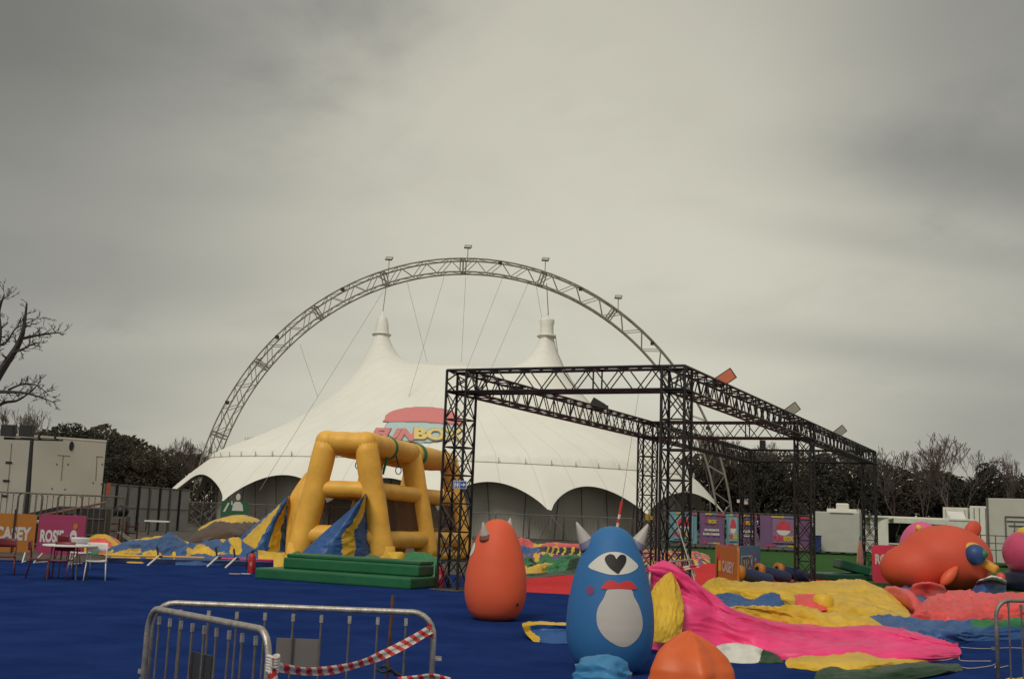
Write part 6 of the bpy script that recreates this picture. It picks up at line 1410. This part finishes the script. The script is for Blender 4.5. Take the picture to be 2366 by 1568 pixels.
lc = thing('container', 'largest pale container with framed doors at the right edge', 'container', Vector((P(2330, 1280, 62).x, 62, 0)), 'white containers behind the stall')
a, b_ = P(2280, 1150, 62), P(2480, 1155, 59.6); X_, N_, l_ = prism('shell', a, b_, 6, .25, a.z, mat('container_grey', (.47, .455, .41), rough=.6, var=.06, vscale=1), lc, .03); o_ = Vector((a.x, a.y, 0)); zt = a.z
for s_, w_, z0_, z1_ in ((.004, .12, .25, zt), (.215, .08, .6, zt - 1.0), (.32, .05, .8, zt - 1.35)):
    B = MB(); B.box(o_ + X_ * l_ * s_ + N_ * .03 + UPV * (z0_ + z1_) / 2, (w_, .07, z1_ - z0_), ax=(X_, N_, UPV)); B.build('door_frame', M_GALVD, lc)
for s0, z_ in ((.215, zt - 1.0), (.23, zt - 1.25), (.25, zt - 1.5)):
    B = MB(); B.box(o_ + X_ * l_ * (s0 + .35) + N_ * .03 + UPV * z_, (l_ * .7, .07, .05), ax=(X_, N_, UPV)); B.build('door_frame', M_GALVD, lc)
B = MB(); B.box(o_ + X_ * l_ * .62 + N_ * .01 + UPV * (zt - 2.4), (l_ * .56, .05, 1.5), ax=(X_, N_, UPV)); B.build('window_panel', mat('pane_grey', (.24, .235, .235), rough=.3), lc)
rl = thing('handrail', 'thin dark handrail in front of the largest container', 'handrail', P(2310, 1280, 58))
for z_ in (1.0, 1.35, 1.75):
    B = MB(); a, b_ = P(2265, 1240, 58), P(2335, 1243, 58); B.tube((a.x, 58, z_), (b_.x, 58, z_), .025, 5); B.build('rail', M_GALVD, rl)
for px in (2266, 2300, 2334):
    c_ = P(px, 1240, 58).x; B = MB(); B.tube((c_, 58, 0), (c_, 58, 1.78), .03, 5); B.build('post', M_GALVD, rl)
bo = thing('bollard_lamp', 'dark thin post with a wide foot before the largest container', 'post', P(2346, 1262, 50)); c_ = P(2346, 1262, 50); B = MB(); B.lathe([(.22, 0), (.18, .5), (.09, .7), (.07, 1.0), (.06, P(2346, 1226, 50).z)], 10, (c_.x, 50, 0)); B.build('post', M_DARK, bo)
# folded parasol by the far right post
pr_ = thing('folded_parasol', 'pink and yellow folded cloth standing upright beside the far right post', 'parasol', G(1988, 1318)); c_ = G(1988, 1322)
B = MB(); B.lathe([(.02, .15), (.13, .2), (.15, .5), (.11, .95), (.07, 1.25), (.02, 1.33)], 14, c_, mf=lambda i, j: (1 if j % 7 == 0 else 0)); ob = B.build('cloth', [vinyl('dusty_pink', (.40, .16, .15)), M_AMBER], pr_, smooth=True); B = MB(); B.tube(c_, c_ + UPV * 1.5, .03, 6); B.build('pole', M_GALVD, pr_)

# ------------------------------------------------------------------ trees
def bare_tree(h, seed, spread=.55, depth=6, r0=None, up=.25, thin=.012):
    rg = random.Random(seed); T = MB(); Cb = MB()
    def grow(p, d, ln_, r, lv):
        n = 3 if lv < 2 else 2; q = p
        for i in range(n):
            d = (d + Vector((rg.uniform(-1, 1), rg.uniform(-1, 1), rg.uniform(-.6, .9))) * .16).normalized(); q2 = q + d * (ln_ / n); r2 = r * (.86 if lv < 2 else .8)
            (T if lv == 0 else Cb).tube(q, q2, max(r, thin), 6 if lv < 2 else (4 if lv < 4 else 3), max(r2, thin)); q, r = q2, r2
            if lv > 0 and lv < depth - 1 and rg.random() < .45:
                s_ = (d + Vector((rg.uniform(-1, 1), rg.uniform(-1, 1), rg.uniform(-.2, .8))) * spread * 1.3).normalized(); grow(q, s_, ln_ * .55, r * .55, lv + 2 if lv + 2 < depth else depth - 1)
        if lv >= depth - 1: return
        for k_ in range(rg.choice((2, 3, 3)) if lv < 3 else rg.choice((2, 2, 3))):
            a = rg.uniform(0, 2 * PI); s_ = Vector((math.cos(a), math.sin(a), 0)); dd = (d + s_ * spread * rg.uniform(.6, 1.3) + UPV * up).normalized()
            grow(q, dd, ln_ * rg.uniform(.62, .82), r * rg.uniform(.58, .72), lv + 1)
    grow(Vector((0, 0, 0)), Vector((0, 0, 1)), h * .30, r0 or h * .018, 0)
    return T, Cb
M_BARK = mat('bark', (.055, .045, .04), rough=.95, var=.3, vscale=6); M_TWIG = mat('twigs', (.11, .085, .076), rough=.95, var=.25, vscale=.5)
M_TWIGD = mat('twigs_dark', (.05, .042, .042), rough=.95, var=.25)
def leafmat(name, c1, c2): return mat(name, c1, rough=.85, col2=c2, vscale=.35, detail=6, spec=.15, transl=.15)
M_LEAF = leafmat('leaf_dark', (.036, .035, .028), (.078, .074, .056)); M_LEAF2 = leafmat('leaf_olive', (.050, .043, .031), (.10, .084, .058)); M_LEAFB = leafmat('undergrowth', (.066, .053, .045), (.125, .10, .084))
def leaf_cloud(B, c, rad, n, sz, rg, hollow=.35):
    for _ in range(n):
        while True:
            v = Vector((rg.uniform(-1, 1), rg.uniform(-1, 1), rg.uniform(-1, 1))); l_ = v.length
            if 1e-3 < l_ <= 1: break
        v = v / l_ * (hollow + (1 - hollow) * l_ ** .5); p = Vector(c) + Vector((v.x * rad[0], v.y * rad[1], v.z * rad[2]))
        a = Vector((rg.gauss(0, 1), rg.gauss(0, 1), rg.gauss(0, 1))).normalized(); b_ = a.orthogonal().normalized(); s_ = sz * rg.uniform(.5, 1.4); b2_ = a.cross(b_)
        B.add([p - b_ * s_, p + b2_ * s_ * .55, p + b_ * s_, p - b2_ * s_ * .55], [(0, 1, 2, 3)])
def evergreen(h, w_, seed, n=9500, sz=.15, m=None):
    rg = random.Random(seed); T = MB(); T.path([(0, 0, 0), (.1, 0, h * .3), (-.1, .1, h * .6), (0, 0, h * .9)], [h * .03, h * .024, h * .015, .03], 7); B = MB(); k = 26
    for i in range(k):
        z = h * (.16 + .72 * rg.random()); t_ = z / h; rr = w_ * (1.0 if t_ < .55 else (1 - ((t_ - .55) / .5) ** 2) ** .5) * .70
        a = rg.uniform(0, 2 * PI); q = rg.random() ** .5 * rr; r_ = w_ * rg.uniform(.26, .42)
        leaf_cloud(B, (q * math.cos(a), q * math.sin(a), z), (r_, r_, r_ * .8), n // k, sz, rg)
        T.tube((0, 0, z * .75), (q * math.cos(a), q * math.sin(a), z), .06, 4, .02)
    return T, B
protoB = []
def tree_thing(name, kind, T, Cb, mt, mc):
    t = thing(name, '', 'tree'); T.build('trunk', mt, t, smooth=True, origin=None); Cb.build('crown', mc, t); return t
pe_ = [tree_thing('evergreen_tree', 'e', *evergreen(10, 4.2, 11), M_BARK, M_LEAF), tree_thing('evergreen_tree', 'e', *evergreen(10, 3.8, 12), M_BARK, M_LEAF2), tree_thing('evergreen_tree', 'e', *evergreen(10, 4.4, 13, m=None), M_BARK, M_LEAF)]
pb_ = [tree_thing('bare_tree', 'b', *bare_tree(10, 21, .5, 7, up=.35, thin=.016), M_BARK, M_TWIG), tree_thing('bare_tree', 'b', *bare_tree(10, 22, .42, 7, up=.4, thin=.016), M_BARK, M_TWIG), tree_thing('bare_tree', 'b', *bare_tree(10, 25, .6, 7, up=.3, thin=.016), M_BARK, M_TWIG)]
usedp = set()
def plant(kind, k_, px, ptop, Y, lab, wsc=1.0, rz=None, group=None):
    pr2 = (pe_ if kind == 'e' else pb_)[k_]; hh = P(px, ptop, Y).z; me_top = max(v.co.z for v in kids(pr2)[0].data.vertices) if kind == 'x' else (10.2 if kind == 'e' else TOPS[id(pr2)])
    x = P(px, ptop, Y).x; key = (kind, k_)
    if key in usedp: o = dup(pr2)
    else: usedp.add(key); o = pr2
    s_ = hh / me_top; o.scale = (s_ * wsc, s_ * wsc, s_); o.location = (x, Y, 0); o.rotation_euler = (0, 0, rz if rz is not None else (px * .37) % 6.28); o['label'] = lab; o['group'] = group or ('evergreen trees behind the site' if kind == 'e' else 'bare winter trees behind the site')
    return o
TOPS = {}
for o in pb_:
    TOPS[id(o)] = max(v.co.z for c in kids(o) for v in c.data.vertices)
for k_, px, pt, Y, lab, ws in ((0, 165, 972, 112, 'dark evergreen left of the highest one, just above the white trailer', 1.2), (1, 108, 984, 118, 'dark evergreen above the left half of the white trailer', 1.2), (2, 225, 974, 115, 'highest rounded dark evergreen right above the trailer\'s right end', 1.25), (0, 283, 1000, 110, 'dark evergreen just right of the trailer\'s end', 1.15),
                               (1, 335, 1022, 108, 'shorter olive evergreen above the sheeted fence', 1.2), (2, 392, 1042, 112, 'lowest evergreen near the tent\'s left corner', 1.2), (1, 30, 1000, 120, 'evergreen at the left edge behind the lamp mast', 1.3),
                               (0, 1655, 1032, 150, 'dark evergreen seen between the near right and far left posts', 1.2), (1, 1735, 1026, 150, 'olive evergreen behind the far left truss post', 1.25), (2, 1800, 1035, 146, 'dark evergreen seen just left of the middle right post', 1.2), (0, 1900, 1040, 148, 'dark evergreen behind the pale kiosk', 1.4), (2, 1990, 1043, 142, 'dark evergreen behind the far right truss post', 1.25),
                               (1, 2080, 1090, 140, 'lower olive evergreen behind the food stall', 1.2), (2, 2150, 1062, 140, 'broad dark evergreen under the widest bare crown', 1.25), (0, 2205, 1095, 143, 'low dark evergreen behind the narrow container', 1.2), (0, 2288, 1060, 138, 'rounded dark evergreen standing out above the largest container', .95), (1, 2350, 1082, 138, 'evergreen at the right edge above the largest container', 1.1), (2, 1580, 1050, 150, 'dark evergreen behind the tent\'s right slope', 1.2), (1, 2240, 1110, 142, 'low olive evergreen left of the rounded one', 1.2)):
    plant('e', k_, px, pt, Y, lab, ws)
for k_, px, pt, Y, lab, ws in ((0, 428, 1008, 118, 'bare tree just left of the arch\'s left foot', 1.0), (1, 465, 1015, 120, 'bare tree close against the arch\'s left foot', 1.0), (2, 382, 1012, 118, 'small bare tree above the lowest evergreen at left', .9), (1, 545, 1022, 150, 'bare tree peeping over the tent\'s left slope, by the arch', 1.2), (0, 590, 1005, 156, 'bare tree showing farthest right over the tent\'s left slope', 1.2),
                               (0, 1640, 992, 142, 'bare tree behind the far cross beam, left part', 1.0), (1, 1690, 985, 148, 'bare tree rising highest behind the far cross beam', .9), (2, 1765, 1010, 144, 'bare tree behind the dark floodlight on the cross beam', 1.0), (2, 2075, 1035, 130, 'bare tree right of the far right truss post', 1.0), (1, 2120, 1042, 132, 'slim bare tree left of the widest bare crown', .9), (0, 2190, 1000, 130, 'widest and tallest bare crown above the food stall', 1.3),
                               (2, 2240, 1020, 134, 'bare tree left of the rounded evergreen', 1.0), (1, 2338, 1040, 134, 'slim pointed bare tree at the right edge', .6), (0, 60, 940, 92, 'hazy bare tree behind the lamp mast', 1.0), (1, 18, 930, 95, 'hazy bare tree at the left edge, behind the big one', 1.0), (2, 310, 1008, 122, 'thin bare tree over the dark evergreens', .9), (0, 1480, 1030, 170, 'bare tree hidden mostly by the tent\'s right slope', 1.0), (2, 1850, 1015, 150, 'bare tree behind the middle right truss post', 1.0)):
    plant('b', k_, px, pt, Y, lab, ws)
# the big bare tree at the left edge
bt = thing('bare_tree', 'big leafless tree at the left edge with bare limbs against the sky', 'tree', Vector((P(-55, 1190, 44).x, 44, 0)), 'bare winter trees behind the site')
rg = random.Random(5); T = MB(); Cb = MB(); YB = 44
tb_ = Vector((P(-55, 1190, YB).x, YB, 0)); T.path([tb_, P(-50, 1100, YB), P(-32, 960, YB), P(-12, 880, YB)], [.42, .36, .28, .20], 9); T.build('trunk', M_BARK, bt, smooth=True)
def twig(p, d, ln_, r, lv):
    q = p
    for i in range(4):
        d = (d + Vector((rg.uniform(-1, 1), rg.uniform(-.6, .6), rg.uniform(-.9, .9))) * .22).normalized(); q2 = q + d * (ln_ / 4); r2 = r * .8; Cb.tube(q, q2, max(r, .009), 5 if lv < 2 else 3, max(r2, .009)); q, r = q2, r2
        if lv < 4 and rg.random() < .78:
            s_ = (d * .8 + Vector((rg.uniform(-1, 1), rg.uniform(-.8, .8), rg.uniform(-.5, .9))) * .8).normalized(); twig(q, s_, ln_ * rg.uniform(.42, .62), r * .6, lv + 1)
def limb(pp, r0, r1, dens=1.0):
    P_ = [P(x, y, YB + z) for x, y, z in pp]; pts_ = [Vector(v) for v in catmull(P_, 14)]; rr = [r0 + (r1 - r0) * i / 13 for i in range(14)]; Cb.path(pts_, rr, 6)
    for i in range(2, 14):
        d = (pts_[i] - pts_[i - 1]).normalized()
        for _ in range(1 if rg.random() < dens else 0):
            s_ = (d * .6 + Vector((rg.uniform(-1, 1), rg.uniform(-.8, .8), rg.uniform(-.6, 1.0))) * .9).normalized(); twig(pts_[i], s_, rg.uniform(.24, .48), rr[i] * .5, 2)
limb([(-12, 880, 0), (15, 838, 0), (40, 800, 0), (52, 770, -.2), (58, 735, -.2), (62, 700, -.3)], .19, .03)
limb([(46, 783, 0), (70, 778, .2), (100, 772, .4), (118, 770, .5), (142, 768, .6)], .07, .015)
limb([(30, 815, 0), (55, 805, -.5), (75, 795, -.7), (92, 790, -.9)], .06, .012)
limb([(-12, 880, 0), (-10, 830, .6), (0, 770, .8), (-2, 720, 1), (10, 680, 1)], .15, .03)
limb([(-20, 905, 0), (20, 905, -.6), (60, 908, -.9), (95, 918, -1), (125, 930, -1.1)], .08, .015)
limb([(20, 900, -.6), (50, 888, -.8), (85, 890, -.9), (115, 915, -1)], .05, .012)
limb([(-30, 950, 0), (10, 930, .6), (40, 925, 1), (70, 905, 1.4), (95, 880, 1.6)], .08, .015)
limb([(-15, 800, .5), (15, 790, .2), (35, 760, .1), (60, 748, 0), (85, 735, 0)], .05, .012)
limb([(-10, 700, .5), (10, 690, .4), (22, 683, .4)], .03, .01, .5)
Cb.build('crown', M_TWIGD, bt)
# the wood beyond, one mass
rg = random.Random(9); B = MB()
sky_l = [(-200, 1010), (0, 1010), (100, 992), (240, 996), (300, 1018), (360, 1040), (420, 1052), (480, 1060), (620, 1075), (900, 1090), (1400, 1080), (1560, 1062), (1640, 1045), (1760, 1045), (1900, 1050), (2010, 1062), (2060, 1090), (2150, 1085), (2230, 1110), (2290, 1085), (2366, 1100), (2600, 1090)]
def skyl(px):
    for (a, ya), (b_, yb) in zip(sky_l, sky_l[1:]):
        if a <= px <= b_: return ya + (yb - ya) * (px - a) / (b_ - a)
    return sky_l[-1][1]
for i in range(42000):
    px = rg.uniform(-200, 2600)
    if 640 < px < 1440 and rg.random() < .8: continue
    left = px < 700; Y = rg.uniform(*((122, 140) if left else (156, 178))); zt = P(px, skyl(px), Y).z + 1.3 * nz(px * .02, 3.3, Y * .1); z = zt * (rg.random() ** .8); p = P(px, 1190, Y); p.z = z
    a = Vector((rg.gauss(0, 1), rg.gauss(0, 1), rg.gauss(0, 1))).normalized(); b_ = a.orthogonal().normalized(); s_ = rg.uniform(.18, .5); b2_ = a.cross(b_)
    B.add([p - b_ * s_, p + b2_ * s_ * .6, p + b_ * s_, p - b2_ * s_ * .6], [(0, 1, 2, 3)], rg.choice((0, 0, 1, 1, 1)))
wd = B.build('woodland', [M_LEAF2, M_LEAFB]); tag(wd, 'dark brown-green mass of woodland beyond the tent and containers', 'woodland', kind='stuff')
